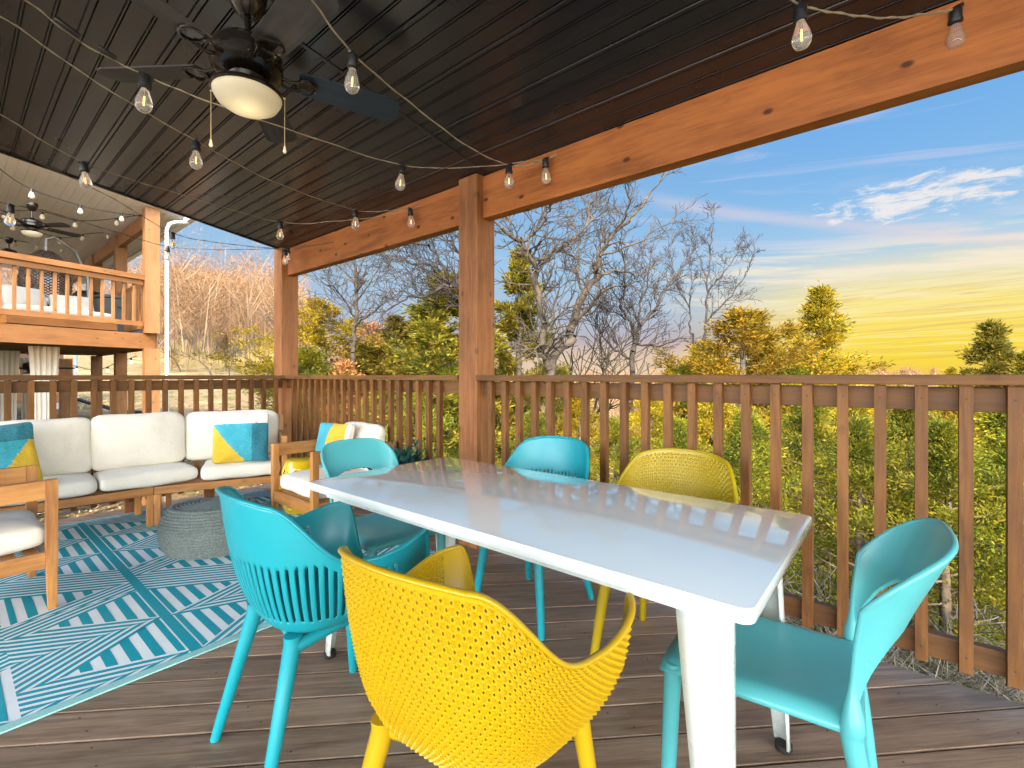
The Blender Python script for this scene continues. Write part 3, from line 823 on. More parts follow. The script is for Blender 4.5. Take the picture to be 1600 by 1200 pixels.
def tub_chair(kind,mt,label,group=None):
    t=thing('armchair_shell_chair',label,'chair',group=group); t.name='dining_armchair'
    P,rim=tub_surface(kind)
    m=MB()
    if kind=='slot':
        nphi,ns=360,64
        ph=[-180+360*i/nphi for i in range(nphi)]
        def hole(i,j):
            a=abs(ph[i]+1); s=(j+.5)/ns
            z=P(s,ph[i]).z; zt=rim(ph[i])[1]
            if a>104: return False
            top=min(.652,zt-.042)
            return (i%5) in (0,1) and .480<z<top
    else:
        nphi,ns=204,58
        ph=[-180+360*i/nphi for i in range(nphi)]
        def hole(i,j):
            a=abs(ph[i]); s=(j+.5)/ns
            zt=rim(ph[i])[1]; pz=P(s,ph[i]).z
            if s>.975 or s<.30: return False
            if 118<a<146: return False
            return (i+j)%2==0 
    S=[.02+.98*j/ns for j in range(ns+1)]
    vs=[P(s,a) for s in S for a in ph]; fs=[]
    nn=nphi
    cen=len(vs); vs.append(P(0,0))
    for i in range(nphi): fs.append((cen,i,(i+1)%nphi))
    extra=[];
    for j in range(ns):
        for i in range(nphi):
            q=[j*nn+i,j*nn+(i+1)%nn,(j+1)*nn+(i+1)%nn,(j+1)*nn+i]
            h=hole(i,j)
            if kind=='slot':
                if not h: fs.append(q)
            else:
                s=(j+.5)/ns; a=abs(ph[i])
                region=.30<=s<=.975 and not 118<a<146
                if not region: fs.append(q); continue
                c=[Vector(vs[k]) for k in q]; ctr=sum(c,Vector())/4
                if h:
                    mids=[ctr+((c[k]+c[(k+1)%4])/2-ctr)*.60 for k in range(4)]
                    o=len(vs); vs+=mids
                    for k in range(4):
                        fs.append((q[k],q[(k+1)%4],o+k)); fs.append((q[(k+1)%4],o+(k+1)%4,o+k))
                else:
                    nrm=(c[1]-c[0]).cross(c[3]-c[0])
                    if nrm.length>1e-9: nrm.normalize()
                    rad=Vector((ctr.x,ctr.y,0))
                    if nrm.dot(rad if s>.45 else Vector((0,0,-1)))<0: nrm=-nrm
                    lowc=(c[0]+c[1])/2
                    hic=(c[2]+c[3])/2
                    o=len(vs); vs.append(ctr*.45+hic*.55+nrm*(.0062 if s>.55 else .0035))
                    for k in range(4): fs.append((q[k],q[(k+1)%4],o))
    m.add(vs,fs)
    sh=m.build('seat_shell',mt,t,smooth=(kind=='slot'),angle=180,solid=.006 if kind=='slot' else .0045)
    # rolled rim
    m=MB(); ring=[P(1,a) for a in [-180+360*i/nphi for i in range(nphi)]]; ring.append(ring[0])
    vs=[];fs=[];K=8;N=nphi
    for i in range(N):
        p=ring[i]; d=(ring[(i+1)%N]-ring[i-1]).normalized(); out=Vector((p.x,p.y,0)).normalized(); out=(out-d*out.dot(d)).normalized(); upv=d.cross(out)
        for k in range(K):
            a=2*math.pi*k/K; vs.append(p+out*(.009*math.cos(a)+.003)+upv*(.0055*math.sin(a)))
    for i in range(N):
        for k in range(K): fs.append((i*K+k,i*K+(k+1)%K,((i+1)%N)*K+(k+1)%K,((i+1)%N)*K+k))
    m.add(vs,fs); m.build('rim',mt,t,smooth=True,angle=180)
    # under frame and legs
    m=MB()
    for sy in (-1,1): m.tube([(-.175,sy*.155,.405),(-.05,sy*.165,.422),(.06,sy*.165,.422),(.165,sy*.160,.405)],[.022,.016,.016,.022],10)
    for x in (-.165,.155): m.tube([(x,-.155,.408),(x,-.05,.424),(x,.05,.424),(x,.155,.408)],[.022,.015,.015,.022],10)
    m.build('under_frame',mt,t,smooth=True)
    for (x,y,bx,by) in ((-.180,-.150,-.285,-.205),(-.180,.150,-.285,.205),(.160,-.155,.205,-.205),(.160,.155,.205,.205)):
        m=MB(); m.tube([(x,y,.436),(x*.995+bx*.005,y,.41),(x+(bx-x)*.33,y+(by-y)*.33,.28),(bx,by,.004),(bx,by,0)],[.027,.0255,.0215,.0155,.014],14)
        m.build('leg',mt,t,smooth=True,angle=60)
    return t
cA=tub_chair('slot',M_cyan,'turquoise armchair with slotted back at the near left side of the table')
cA.location=(.842,1.520,0); cA.rotation_euler=(0,0,R_(-3))
cE=place(cA,'turquoise armchair at the railing side of the table, in front of the middle post',(1.925,1.475,0),R_(183))
cB=tub_chair('net',M_yel,'bright yellow perforated armchair in front of the table, nearest the viewer')
cB.location=(.815,.755,0); cB.rotation_euler=(0,0,R_(4))
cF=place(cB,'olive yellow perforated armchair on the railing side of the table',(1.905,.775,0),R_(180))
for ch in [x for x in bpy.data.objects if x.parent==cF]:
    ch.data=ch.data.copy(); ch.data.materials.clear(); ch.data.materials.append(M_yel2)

def loop_chair(mt,label):
    """one piece chair; faces +y; wrap-around top band with an opening above the seat"""
    t=thing('dining_chair',label,'chair')
    # seat: saddle surface with down-turned edges
    m=MB(); nx,ny=20,20; vs=[];fs=[]
    for j in range(ny+1):
        for i in range(nx+1):
            u=-1+2*i/nx; v=j/ny
            hw=.200+.016*math.sin(v*math.pi)*0+.012*v
            x=u*hw*(1-.05*(1 if v<.02 else 0)); y=-.205+v*.425
            z=.448-.016*math.cos(u*math.pi/2)*math.sin(math.pi*min(1,v*1.05))-.010*max(0,v-.86)/.14 -.014*abs(u)**10
            if abs(u)>.999: z-=.006
            vs.append((x,y,z))
    for j in range(ny):
        for i in range(nx): a=j*(nx+1)+i; fs.append((a,a+1,a+nx+2,a+nx+1))
    # skirt
    per=[i for i in range(nx+1)]+[j*(nx+1)+nx for j in range(1,ny+1)]+[ny*(nx+1)+i for i in range(nx-1,-1,-1)]+[j*(nx+1) for j in range(ny-1,0,-1)]
    o=len(vs)
    for k in per: p=vs[k]; vs.append((p[0]*1.012,p[1]*1.012,.418))
    for k in range(len(per)): k2=(k+1)%len(per); fs.append((per[k],per[k2],o+k2,o+k))
    m.add(vs,fs); m.build('seat',mt,t,smooth=True,angle=180,solid=.007)
    # back band: u across, v up
    nu,nvv=120,84; vs=[];fs=[]
    def P(u,v):
        au=abs(u)
        zt=.822-.150*au**3.2
        z=.405+v*(zt-.405)
        h=max(0,(z-.43)/.41)
        y=-.186-.020*h-.066*h**2.0-(.105*(1-au**2.4))*(.30+.70*h)
        hw=.200-.014*math.sin(math.pi*min(1,h*1.3))+.020*h*h
        x=math.copysign(hw*(math.sin(au*math.pi/2)**.92),u) if au>0 else 0
        y+=.050*max(0,au-.5)**1.2*min(1,h*1.6)
        return Vector((x,y,z))
    for j in range(nvv+1):
        for i in range(nu+1): vs.append(P(-1+2*i/nu,j/nvv))
    VO=.64
    for j in range(nvv):
        for i in range(nu):
            u=-1+2*(i+.5)/nu; v=(j+.5)/nvv
            if v<VO and abs(u)<.925*(1-(v/VO)**2.6)**.5: continue
            a=j*(nu+1)+i; fs.append((a,a+1,a+nu+2,a+nu+1))
    m=MB(); m.add(vs,fs)
    b=m.build('backrest',mt,t,smooth=True,angle=180)
    sm=b.modifiers.new('sm','SMOOTH'); sm.factor=.5; sm.iterations=12
    md=b.modifiers.new('solid','SOLIDIFY'); md.thickness=.013; md.offset=0
    s2=b.modifiers.new('sub','SUBSURF'); s2.levels=1; s2.render_levels=1
    # rolled outer rim running down both sides into the rear legs
    path=[P(-.985,v/20) for v in range(4,20)]+[P(-.985+1.97*k/40,.992) for k in range(41)]+[P(.985,v/20) for v in range(19,3,-1)]
    n_=len(path); rad=[.0075]*n_
    m=MB(); m.tube(path,rad,10); m.build('rim',mt,t,smooth=True,angle=180)
    for sx in (-1,1):
        q=[P(sx*.985,.50),P(sx*.985,.36),P(sx*.985,.24),P(sx*.975,.12),Vector((sx*.197,-.186,.41)),Vector((sx*.203,-.200,.33)),Vector((sx*.212,-.218,.20)),Vector((sx*.224,-.240,.004))]
        qq=catmull_(q,5); nn_=len(qq); rl_=[.0075+(.0235-.0075)*smooth01(k/17) if k<17 else .0235-(.0235-.0155)*(k-17)/(nn_-18) for k in range(nn_)]
        m=MB(); m.tube(qq,rl_,16); m.build('leg',mt,t,smooth=True,angle=60)
        m=MB(); m.tube([(sx*.190,.195,.436),(sx*.190,.197,.40),(sx*.198,.212,.004),(sx*.198,.212,0)],[.022,.0225,.0165,.015],14); m.build('leg',mt,t,smooth=True,angle=60)
    return t
def catmull_(P,n=10):
    P=[Vector(p) for p in P]; out=[]
    Q=[P[0]*2-P[1]]+P+[P[-1]*2-P[-2]]
    for i in range(1,len(Q)-2):
        for k in range(n):
            t=k/n; a,b,c,d=Q[i-1],Q[i],Q[i+1],Q[i+2]
            out.append(.5*((2*b)+(c-a)*t+(2*a-5*b+4*c-d)*t*t+(3*b-a-3*c+d)*t**3))
    out.append(P[-1]); return out
cC=loop_chair(M_cyanL,'pale turquoise one-piece chair with wrap-around open back at the near end of the table')
cC.scale=(1,1,1.03); cC.location=(1.425,.280,0); cC.rotation_euler=(0,0,R_(4))
cD=place(cC,'turquoise one-piece chair at the far end of the table, next to the wooden armchair',(1.405,1.98,0),R_(176))
#%%SECTION FAN
# ================================================================ CEILING FAN
def make_fan(label,loc,rot,small=False,lampmat=None,bl=None,drop=.36):
    t=thing('ceiling_fan',label,'ceiling fan',loc,rot)
    n=40 if not small else 18
    m=MB(); m.lathe([(0,.055),(.075,.05),(.078,.01),(.066,-.04),(.040,-.075),(.030,-.085),(0,-.085)],n); m.build('canopy',M_bronze,t,smooth=True)
    zt=-drop+.19
    m=MB(); m.tube([(0,0,-.08),(0,0,zt+.01)],.013,12); m.build('downrod',M_bronze,t,smooth=True)
    m=MB(); m.lathe([(0,zt+.03),(.035,zt+.028),(.05,zt+.01),(.115,zt-.005),(.138,zt-.03),(.140,zt-.065),(.134,zt-.072),(.140,zt-.080),(.139,zt-.112),(.118,zt-.135),(.075,zt-.145),(.070,zt-.175),(.0,zt-.175)],n); mo=m.build('motor_housing',M_bronze,t,smooth=True,angle=35)
    if not small:
        for k in range(8):
            a=k*math.pi/4; s=MB(); s.lathe([(.005,0),(.004,.003),(0,.004)],8,M=Matrix.Translation((.1405*math.cos(a),.1405*math.sin(a),zt-.10))@Matrix.Rotation(a,4,'Z')@Matrix.Rotation(math.pi/2,4,'Y')); s.build('screw',M_bronze,mo)
    zl=zt-.175
    m=MB(); m.lathe([(0,zl),(.05,zl),(.085,zl-.012),(.136,zl-.022),(.142,zl-.034),(.136,zl-.040),(0,zl-.040)],n); m.build('lamp_fitter',M_bronze,t,smooth=True,angle=35)
    m=MB(); m.lathe([(.134,zl-.0405),(.131,zl-.052),(.116,zl-.078),(.085,zl-.098),(.045,zl-.109),(0,zl-.112)],n); m.build('lamp_shade',M_glass_lamp,t,smooth=True,angle=180)
    zb=zt-.098
    for k in range(5):
        b=bpy.data.objects.new('blade_arm',None)
        a=R_(72*k)
        RM=Matrix.Rotation(a,4,'Z')
        m=MB()
        # bracket
        m.tube([(.125,.022,zb-.012),(.17,.030,zb-.024),(.205,.034,zb-.016)],[.008,.007,.007],8,M=RM); m.tube([(.125,-.022,zb-.012),(.17,-.030,zb-.024),(.205,-.034,zb-.016)],[.008,.007,.007],8,M=RM)
        ring=[(.235+.042*math.cos(q),.050*math.sin(q),zb-.010+.008*math.sin(q)*0) for q in [2*math.pi*i/20 for i in range(21)]]
        m.tube(ring,.0075,8,M=RM,cap=False)
        m.prism([(.235+.040*math.cos(2*math.pi*i/20),.048*math.sin(2*math.pi*i/20)) for i in range(20)],zb-.008,zb-.003,M=RM)
        br=m.build('blade_bracket',M_bronze,t,smooth=True)
        m=MB(); pitch_=Matrix.Rotation(a,4,'Z')@Matrix.Translation((0,0,zb))@Matrix.Rotation(R_(-13),4,'X')
        L0,L1=.20,.665; pts=[]
        pts+=[(L0,-.062),(L1-.06,-.080)]
        for i in range(9): q=R_(-90+180*i/8); pts.append((L1-.055+.055*math.cos(q),.080*math.sin(q)))
        pts+=[(L1-.06,.080),(L0,.062)]
        # dedupe
        pp=[pts[0]]
        for q in pts[1:]:
            if math.dist(q,pp[-1])>.004: pp.append(q)
        m.prism(pp,-.003,.003)
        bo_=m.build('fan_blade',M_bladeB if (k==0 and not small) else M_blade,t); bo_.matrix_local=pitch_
        bpy.data.objects.remove(b)
    if not small:
        for (a,l) in ((-2.9,.18),(.2,.205)):
            x,y=.150*math.cos(a+rot*0),.150*math.sin(a)
    return t,zl
fan,zl=make_fan('large dark bronze ceiling fan with lit frosted bowl lamp above the deck',(.835,2.175,cz(.835)),R_(-19),drop=.395)
# pull chains hang at fixed sides of the lamp
for ang in (math.atan2(-RT.y,-RT.x)-R_(-19)+.15,math.atan2(RT.y,RT.x)-R_(-19)+.25):
    x,y=.147*math.cos(ang),.147*math.sin(ang)
    m=MB(); m.tube([(x*.92,y*.92,zl-.03),(x*1.02,y*1.02,zl-.034)],.004,8); m.tube([(x,y,zl-.034),(x,y,zl-.24)],.0016,6); pc=m.build('pull_chain',plain('brass_chain',(.55,.42,.24),.35,metal=.7),fan)
    m=MB(); m.lathe([(0,.0),(.003,-.002),(.006,-.018),(.008,-.026),(.004,-.034),(0,-.035)],12,M=Matrix.Translation((x,y,zl-.24))); m.build('chain_pull',plain('glass_chain_pull',(.8,.72,.55),.15),pc,smooth=True)
# give the lamp its own light
pl=bpy.data.lights.new('fan_lamp_light','POINT'); pl.energy=.6; pl.color=(1,.78,.45); pl.shadow_soft_size=.10
plo=bpy.data.objects.new('fan_lamp_light',pl); C.objects.link(plo); plo.location=(.835,2.175,cz(.835)+zl-.20)

# ================================================================ STRING LIGHTS
BS=1.22
def bulb_meshes():
    m=MB(); k=BS
    m.lathe([(0,.002*k),(.012*k,.0),(.016*k,-.006*k),(.016*k,-.030*k),(.0185*k,-.032*k),(.0185*k,-.040*k),(.015*k,-.044*k),(0,-.044*k)],18)
    m.tube([(-.020*k,0,.001),(0,0,.004),(.020*k,0,.001)],.006*k,8)
    so_=m
    g=MB(); g.lathe([(.011*k,-.045*k),(.0125*k,-.054*k),(.017*k,-.066*k),(.0215*k,-.080*k),(.0235*k,-.092*k),(.0225*k,-.104*k),(.017*k,-.114*k),(.008*k,-.120*k),(0,-.1215*k)],22)
    f=MB(); f.tube([(.0025,0,-.050*k),(.0035,0,-.078*k)],.0011,6); f.tube([(-.0025,0,-.050*k),(-.0035,0,-.078*k)],.0011,6)
    f.tube([(0,0,-.072*k),(0,0,-.098*k)],.0026,8,mi=1)
    return so_,g,f
bs,bg,bf=bulb_meshes()
PB=bg.build('bulb',M_bulb,smooth=True,angle=180); PS=bs.build('socket',M_sock,PB,smooth=True); PF=bf.build('filament',[M_wire,M_fil],PB)
C.objects.unlink(PB); C.objects.unlink(PS); C.objects.unlink(PF)
def add_bulb(parent,p,tilt=(0,0),rz=0,s=1):
    b=PB.copy(); C.objects.link(b); b.parent=parent; b.location=p; b.rotation_euler=(tilt[0],tilt[1],rz); b.scale=(s,)*3
    for q in (PS,PF):
        c=q.copy(); C.objects.link(c); c.parent=b
def catmull(P,n=10):
    P=[Vector(p) for p in P]; out=[]
    Q=[P[0]*2-P[1]]+P+[P[-1]*2-P[-2]]
    for i in range(1,len(Q)-2):
        for k in range(n):
            t=k/n; a,b,c,d=Q[i-1],Q[i],Q[i+1],Q[i+2]
            out.append(.5*((2*b)+(c-a)*t+(2*a-5*b+4*c-d)*t*t+(3*b-a-3*c+d)*t**3))
    out.append(P[-1]); return out
def string(label,pts,wm,r=.0019,group='string lights under the porch ceiling',tw=True,bs_=1.0):
    """pts: (px,py,F,isbulb)"""
    t=thing('string_lights',label,'string lights',group=group)
    P=[atF(a,b,c) for a,b,c,_ in pts]
    cp=catmull(P)
    m=MB(); m.tube(cp,r,6)
    if tw:
        cp2=[p+Vector((0,0,.004*math.sin(i*1.1))) +Vector((.004*math.cos(i*1.1),0,0)) for i,p in enumerate(cp)]
        m.tube(cp2,r*.8,6)
    m.build('wire',wm,t,smooth=True)
    for (a,b,c,f),p in zip(pts,P):
        if f: add_bulb(t,p-Vector((0,0,.002)),(R_(rng.uniform(-7,7)),R_(rng.uniform(-7,7))),rng.uniform(0,3),bs_)
    return t
B_=True;N_=False
string('string light wire from the ceiling past the fan lamp to the middle of the beam',
 [(-60,-60,1.42,N_),(40,0,1.55,N_),(130,68,1.7,N_),(228,118,1.85,B_),(330,160,2.0,N_),(480,212,2.3,N_),(629,258,2.72,B_),(740,261,2.85,N_),(852,248,2.88,B_),(876,237,2.90,N_)],M_wireP)
string('pale string light wire with a bulb right of the fan, running to the middle post',
 [(440,-70,1.5,N_),(488,0,1.65,N_),(552,84,1.85,B_),(640,160,2.2,N_),(730,228,2.55,N_),(795,258,2.85,B_),(835,256,2.88,N_),(876,237,2.90,N_)],M_wireP,.0029)
string('string light wire whose bulb hangs left below the fan, ending at the beam',
 [(-40,30,1.7,N_),(0,126*0+25,1.75,N_),(150,128,2.0,N_),(306,220,2.4,B_),(430,285,2.9,N_),(555,328,3.6,B_),(610,329,3.65,N_),(641,326,3.70,B_),(657,322,3.72,N_)],M_wireP)
string('string light wire near the ceiling edge, crossing from the left edge to the corner beam',
 [(-50,150,2.2,N_),(0,178,2.35,N_),(131,254,2.7,B_),(270,300,3.2,N_),(438,347,4.0,B_),(530,345,3.95,N_),(600,337,3.8,N_),(657,322,3.72,N_)],M_wireP)
string('dark string light wire hanging outside the ceiling edge to the corner post, upper one',
 [(-60,195,3.3,N_),(45,248,3.62,N_),(100,272,3.75,N_),(180,312,4.0,N_),(270,364,4.4,B_),(340,379,4.6,N_),(426,388,4.85,N_),(450,387,4.80,B_),(500,382,4.5,N_)],M_wire)
string('dark string light wire hanging outside the ceiling edge to the corner post, lower one',
 [(-60,300,3.1,N_),(17,320,3.3,B_),(80,332,3.6,N_),(180,362,4.3,N_),(262,385,4.9,B_),(340,390,4.95,N_),(426,389,4.87,N_),(446,391,4.78,B_),(520,378,4.3,N_)],M_wire)
string('pale string light wire with two bulbs at the upper right, beside the near beam',
 [(1215,-20,1.45,N_),(1250,8,1.55,B_),(1320,22,1.62,N_),(1390,28,1.68,N_),(1460,20,1.72,N_),(1493,13,1.745,B_),(1530,-20,1.76,N_)],M_wireP,.0028)
# plug connector on the first string
pg=MB(); a=atF(85,28,1.62); b=atF(125,58,1.68); pg.tube([a,a.lerp(b,.1),a.lerp(b,.9),b],[.006,.011,.011,.006],10)
a=atF(152,72,1.72); b=atF(182,92,1.77); pg.tube([a,a.lerp(b,.1),a.lerp(b,.9),b],[.005,.009,.009,.005],10)
tag(pg.build('wire_connector',M_sock,smooth=True),'pair of dark plug connectors on the wire left of the fan','connector')
#%%SECTION LAND
# ================================================================ TERRAIN
def sst(v,a,b):
    t=max(0.0,min(1.0,(v-a)/(b-a))); return t*t*(3-2*t)
def hgt(x,y):
    a=math.degrees(math.atan2(y,max(x,.01))) if x>0 else 90
    d=math.hypot(x,y)
    k=sst(a,50,68)
    low=-1.35-.16*max(0,min(x,14)-3.2)-.10*max(0,min(x,70)-14)
    if y<0: low-=.05*max(0,-y)
    hill=-1.15+2.9*sst(d,13,48)+11*sst(d,48,115)
    z=low*(1-k)+hill*k
    if d>9: z+=.25*math.sin(x*.31+1)*math.cos(y*.27)
    z+=.05*math.sin(x*1.7+y*.9)+.03*math.sin(x*3.1-y*2.3)
    far=sst(d,200,520)
    z=z*(1-far)+(-9+ 9*sst(d,330,640)+2.5*math.sin(a*.21)+1.2*math.sin(a*.83+2))*far
    return z
def _ground(t,b):
    o=t.add('ShaderNodeTexCoord').outputs['Object']
    n=t.noise(o,.35,5,.6); n2=t.noise(o,9,5,.75); n3=t.noise(o,42,4,.8); n4=t.noise(o,1.3,4,.6)
    col=t.mix(t.sstep(n2,.35,.65),(.13,.085,.045),(.34,.24,.14))
    col=t.mix(t.math('MULTIPLY',t.sstep(n3,.52,.66),.8),col,(.46,.36,.23))
    col=t.mix(t.math('MULTIPLY',t.sstep(n4,.50,.62),.8),col,t.mix(t.sstep(n3,.3,.7),(.05,.075,.018),(.14,.17,.045)))
    col=t.mix(t.math('MULTIPLY',t.sstep(n,.56,.66),.8),col,(.40,.33,.16))
    xx=t.add('ShaderNodeSeparateXYZ',ins={0:o}).outputs
    fld=t.math('MULTIPLY',t.sstep(xx[0],12.0,20.0),t.sstep(n4,.30,.5))
    col=t.mix(t.math('MULTIPLY',fld,.85),col,t.mix(n3,(.34,.23,.06),(.60,.44,.14)))
    t.set(b.inputs['Base Color'],col); b.inputs['Roughness'].default_value=.95; b.inputs['Specular IOR Level'].default_value=.1
    bump(t,b,n3,.04,.9)
M_ground=mat('leaf_litter_ground',_ground)
def mkground():
    rs=[0,1.5,3,4,5,6,7,8,9,10,11.5,13,15,17,20,23,27,32,38,45,54,64,76,90,110,140,180,230,300,360,420,500,600,800,1200,2500]
    na=180; V=[];F=[]
    for r in rs:
        for k in range(na):
            a=2*math.pi*k/na; x,y=r*math.cos(a),r*math.sin(a); z=hgt(x,y)
            if x<-12: z=min(z,-1.2)
            V.append((x,y,z))
    for i in range(len(rs)-1):
        for k in range(na): F.append((i*na+k,i*na+(k+1)%na,(i+1)*na+(k+1)%na,(i+1)*na+k))
    tag(raw('ground',V,F,M_ground,smooth=True),kind='structure')
mkground()

# ---------------------------------------------------------------- foliage materials
def _leaf(cols):
    def fn(t,b):
        g=t.add('ShaderNodeNewGeometry'); rnd=g.outputs['Random Per Island']; o=t.add('ShaderNodeTexCoord').outputs['Object']
        oi=t.add('ShaderNodeObjectInfo').outputs['Random']
        n=t.noise(o,1.6,3,.6)
        f=t.math('ADD',t.math('MULTIPLY',rnd,.55),t.math('MULTIPLY',t.sstep(n,.3,.7),.45))
        col=t.ramp(f,[(i/(len(cols)-1),c) for i,c in enumerate(cols)])
        hs=t.add('ShaderNodeHueSaturation'); t.set(hs.inputs['Color'],col); t.set(hs.inputs['Hue'],t.math('ADD',.488,t.math('MULTIPLY',oi,.024))); t.set(hs.inputs['Value'],t.math('ADD',.8,t.math('MULTIPLY',oi,.4)))
        t.set(b.inputs['Base Color'],hs.outputs[0]); b.inputs['Roughness'].default_value=.7; b.inputs['Specular IOR Level'].default_value=.2
        tr=t.add('ShaderNodeBsdfTranslucent'); t.set(tr.inputs[0],hs.outputs[0])
        mx=t.add('ShaderNodeMixShader'); mx.inputs[0].default_value=.30; t.set(mx.inputs[1],b.outputs[0]); t.set(mx.inputs[2],tr.outputs[0])
        out=[q for q in t.n if q.type=='OUTPUT_MATERIAL'][0]; t.set(out.inputs[0],mx.outputs[0])
    return fn
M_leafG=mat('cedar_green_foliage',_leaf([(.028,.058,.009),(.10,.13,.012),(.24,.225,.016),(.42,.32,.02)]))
M_leafY=mat('cedar_sunlit_gold_foliage',_leaf([(.07,.075,.010),(.20,.15,.010),(.33,.21,.010),(.44,.26,.010)]))  # the gold of low sunlight is put into the leaf colour
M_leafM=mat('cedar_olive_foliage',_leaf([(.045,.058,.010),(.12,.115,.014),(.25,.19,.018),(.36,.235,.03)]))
M_leafR=mat('oak_russet_leaves',_leaf([(.20,.08,.03),(.36,.15,.05),(.42,.22,.08)]))
M_bark=plain('grey_brown_bark',(.17,.135,.105),.9,var=.35,vs=14,bmp=.6,spec=.1)
M_twig=plain('pale_twig_bark',(.080,.064,.050),.85,var=.35,vs=5,spec=.1)
M_twigD=plain('dark_twig_bark',(.055,.046,.040),.85,var=.3,vs=5,spec=.1)
M_twigL=plain('weathered_twig_bark',(.17,.14,.105),.85,var=.35,vs=5,spec=.1)
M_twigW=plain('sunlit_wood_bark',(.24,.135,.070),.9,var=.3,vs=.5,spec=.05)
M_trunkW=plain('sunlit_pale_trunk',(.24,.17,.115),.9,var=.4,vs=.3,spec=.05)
M_straw=plain('dry_straw',(.40,.31,.19),.9,var=.4,vs=3,spec=.1)
M_blade_g=mat('grass_blades',_leaf([(.03,.06,.012),(.08,.12,.018),(.15,.17,.03),(.28,.23,.09)]))

def slivers(P,D,L,Wd,rs):
    """thin diamond quads at points P along directions D"""
    P=np.asarray(P,dtype=np.float32); D=np.asarray(D,dtype=np.float32); n=len(P)
    D/=np.linalg.norm(D,axis=1,keepdims=True)+1e-9
    r=rs.normal(size=(n,3)).astype(np.float32); S=np.cross(D,r); S/=np.linalg.norm(S,axis=1,keepdims=True)+1e-9
    L=np.asarray(L,dtype=np.float32).reshape(-1,1)*np.ones((n,1),dtype=np.float32); Wd=np.asarray(Wd,dtype=np.float32).reshape(-1,1)*np.ones((n,1),dtype=np.float32)
    V=np.stack([P,P+D*L*.45+S*Wd,P+D*L,P+D*L*.45-S*Wd],axis=1).reshape(-1,3)
    F=np.arange(4*n,dtype=np.int32).reshape(-1,4)
    return V,F
def tubes(segs,n=4):
    """segs: (p0,p1,r0,r1)"""
    s=np.array([(*a,*b,r0,r1) for a,b,r0,r1 in segs],dtype=np.float32)
    P0=s[:,0:3];P1=s[:,3:6];D=P1-P0; D/=np.linalg.norm(D,axis=1,keepdims=True)+1e-9
    ref=np.tile(np.array([[.31,.52,.79]],dtype=np.float32),(len(s),1)); U=np.cross(D,ref); U/=np.linalg.norm(U,axis=1,keepdims=True)+1e-9; Q=np.cross(D,U)
    rings=[]
    for P,r in ((P0,s[:,6:7]),(P1,s[:,7:8])):
        for k in range(n):
            a=2*math.pi*k/n; rings.append(P+(U*math.cos(a)+Q*math.sin(a))*r)
    V=np.stack(rings,axis=1).reshape(-1,3); b=(np.arange(len(s))*2*n)[:,None,None]
    f=np.array([[k,(k+1)%n,n+(k+1)%n,n+k] for k in range(n)],dtype=np.int32)[None]
    return V,(b+f).reshape(-1,4)
def cedar(name,label,height,rad,seed,nleaf=13000,leafmat=None,leaf=(.085,.014),shape=1.0,bare=.12,dens=1.0,group=None,clump=.11,sdk=1.0):
    """unit built at true size; crown clumps along limbs"""
    rs=np.random.RandomState(seed); rr=random.Random(seed)
    t=thing(name,label,'tree',group=group)
    segs=[]; N=14; tr=[]
    ox=oy=0
    for i in range(N+1):
        tr.append(Vector((ox,oy,height*.97*i/N-.3*(i==0)))); ox+=rr.uniform(-.04,.04)*height/5; oy+=rr.uniform(-.04,.04)*height/5
    for i in range(N): segs.append((tr[i],tr[i+1],.022*height*(1-i/N)**.8+.01,.022*height*(1-(i+1)/N)**.8+.008))
    P=[];D=[]; tips=[]
    nl=int(46*dens)
    for k in range(nl):
        f=bare+(1-bare)*((k+.5)/nl)**.9
        base=tr[0].lerp(tr[-1],f); i=min(N-1,int(f*N)); base=tr[i].lerp(tr[i+1],f*N-i)
        prof=(math.sin(math.pi*min(1,(f-bare*.3)*.82+.18))**.7)*(1-f)**.42*1.25
        lob=.62+.55*rr.random()**1.2
        L=rad*max(.10,prof)*lob
        a=k*2.4+rr.uniform(-.5,.5); el_=rr.uniform(.1,.75)
        d=Vector((math.cos(a)*math.cos(el_),math.sin(a)*math.cos(el_),math.sin(el_)))
        tip=base+d*L; mid_=base.lerp(tip,.5)+Vector((0,0,-.06*L))
        segs.append((base,mid_,.012+.006*L,.009)); segs.append((mid_,tip,.009,.003))
        tips.append((base,mid_,tip,L,d))
    per=nleaf//nl
    for (b0,m0,tp,L,d) in tips:
        nc=max(2,int(L/clump))
        for c in range(nc):
            f=.32+.72*(c+rr.random())/nc
            cc=(b0.lerp(m0,f*2) if f<.5 else m0.lerp(tp,(f-.5)*2)); cc=cc+Vector((rr.gauss(0,.07),rr.gauss(0,.07),rr.gauss(.02,.06)))*(L*.55+.25)
            q=max(3,int(per/nc*rr.uniform(.5,1.5)))
            sd_=(.062+.035*rr.random())*sdk
            p=rs.normal(size=(q,3))*np.array([sd_,sd_,sd_*.72])+np.array(cc)
            dd=(p-np.array(cc))/sd_*.6+np.array([d.x*.7,d.y*.7,.75])+rs.normal(size=(q,3))*.5
            P.append(p);D.append(dd)
    P=np.concatenate(P);D=np.concatenate(D)
    V,F=slivers(P,D,leaf[0]*rs.uniform(.6,1.3,len(P)),leaf[1]*rs.uniform(.7,1.3,len(P)),rs)
    raw('trunk',*tubes(segs,5),M_bark,parent=t)
    raw('crown',V,F,leafmat or M_leafG,parent=t)
    return t
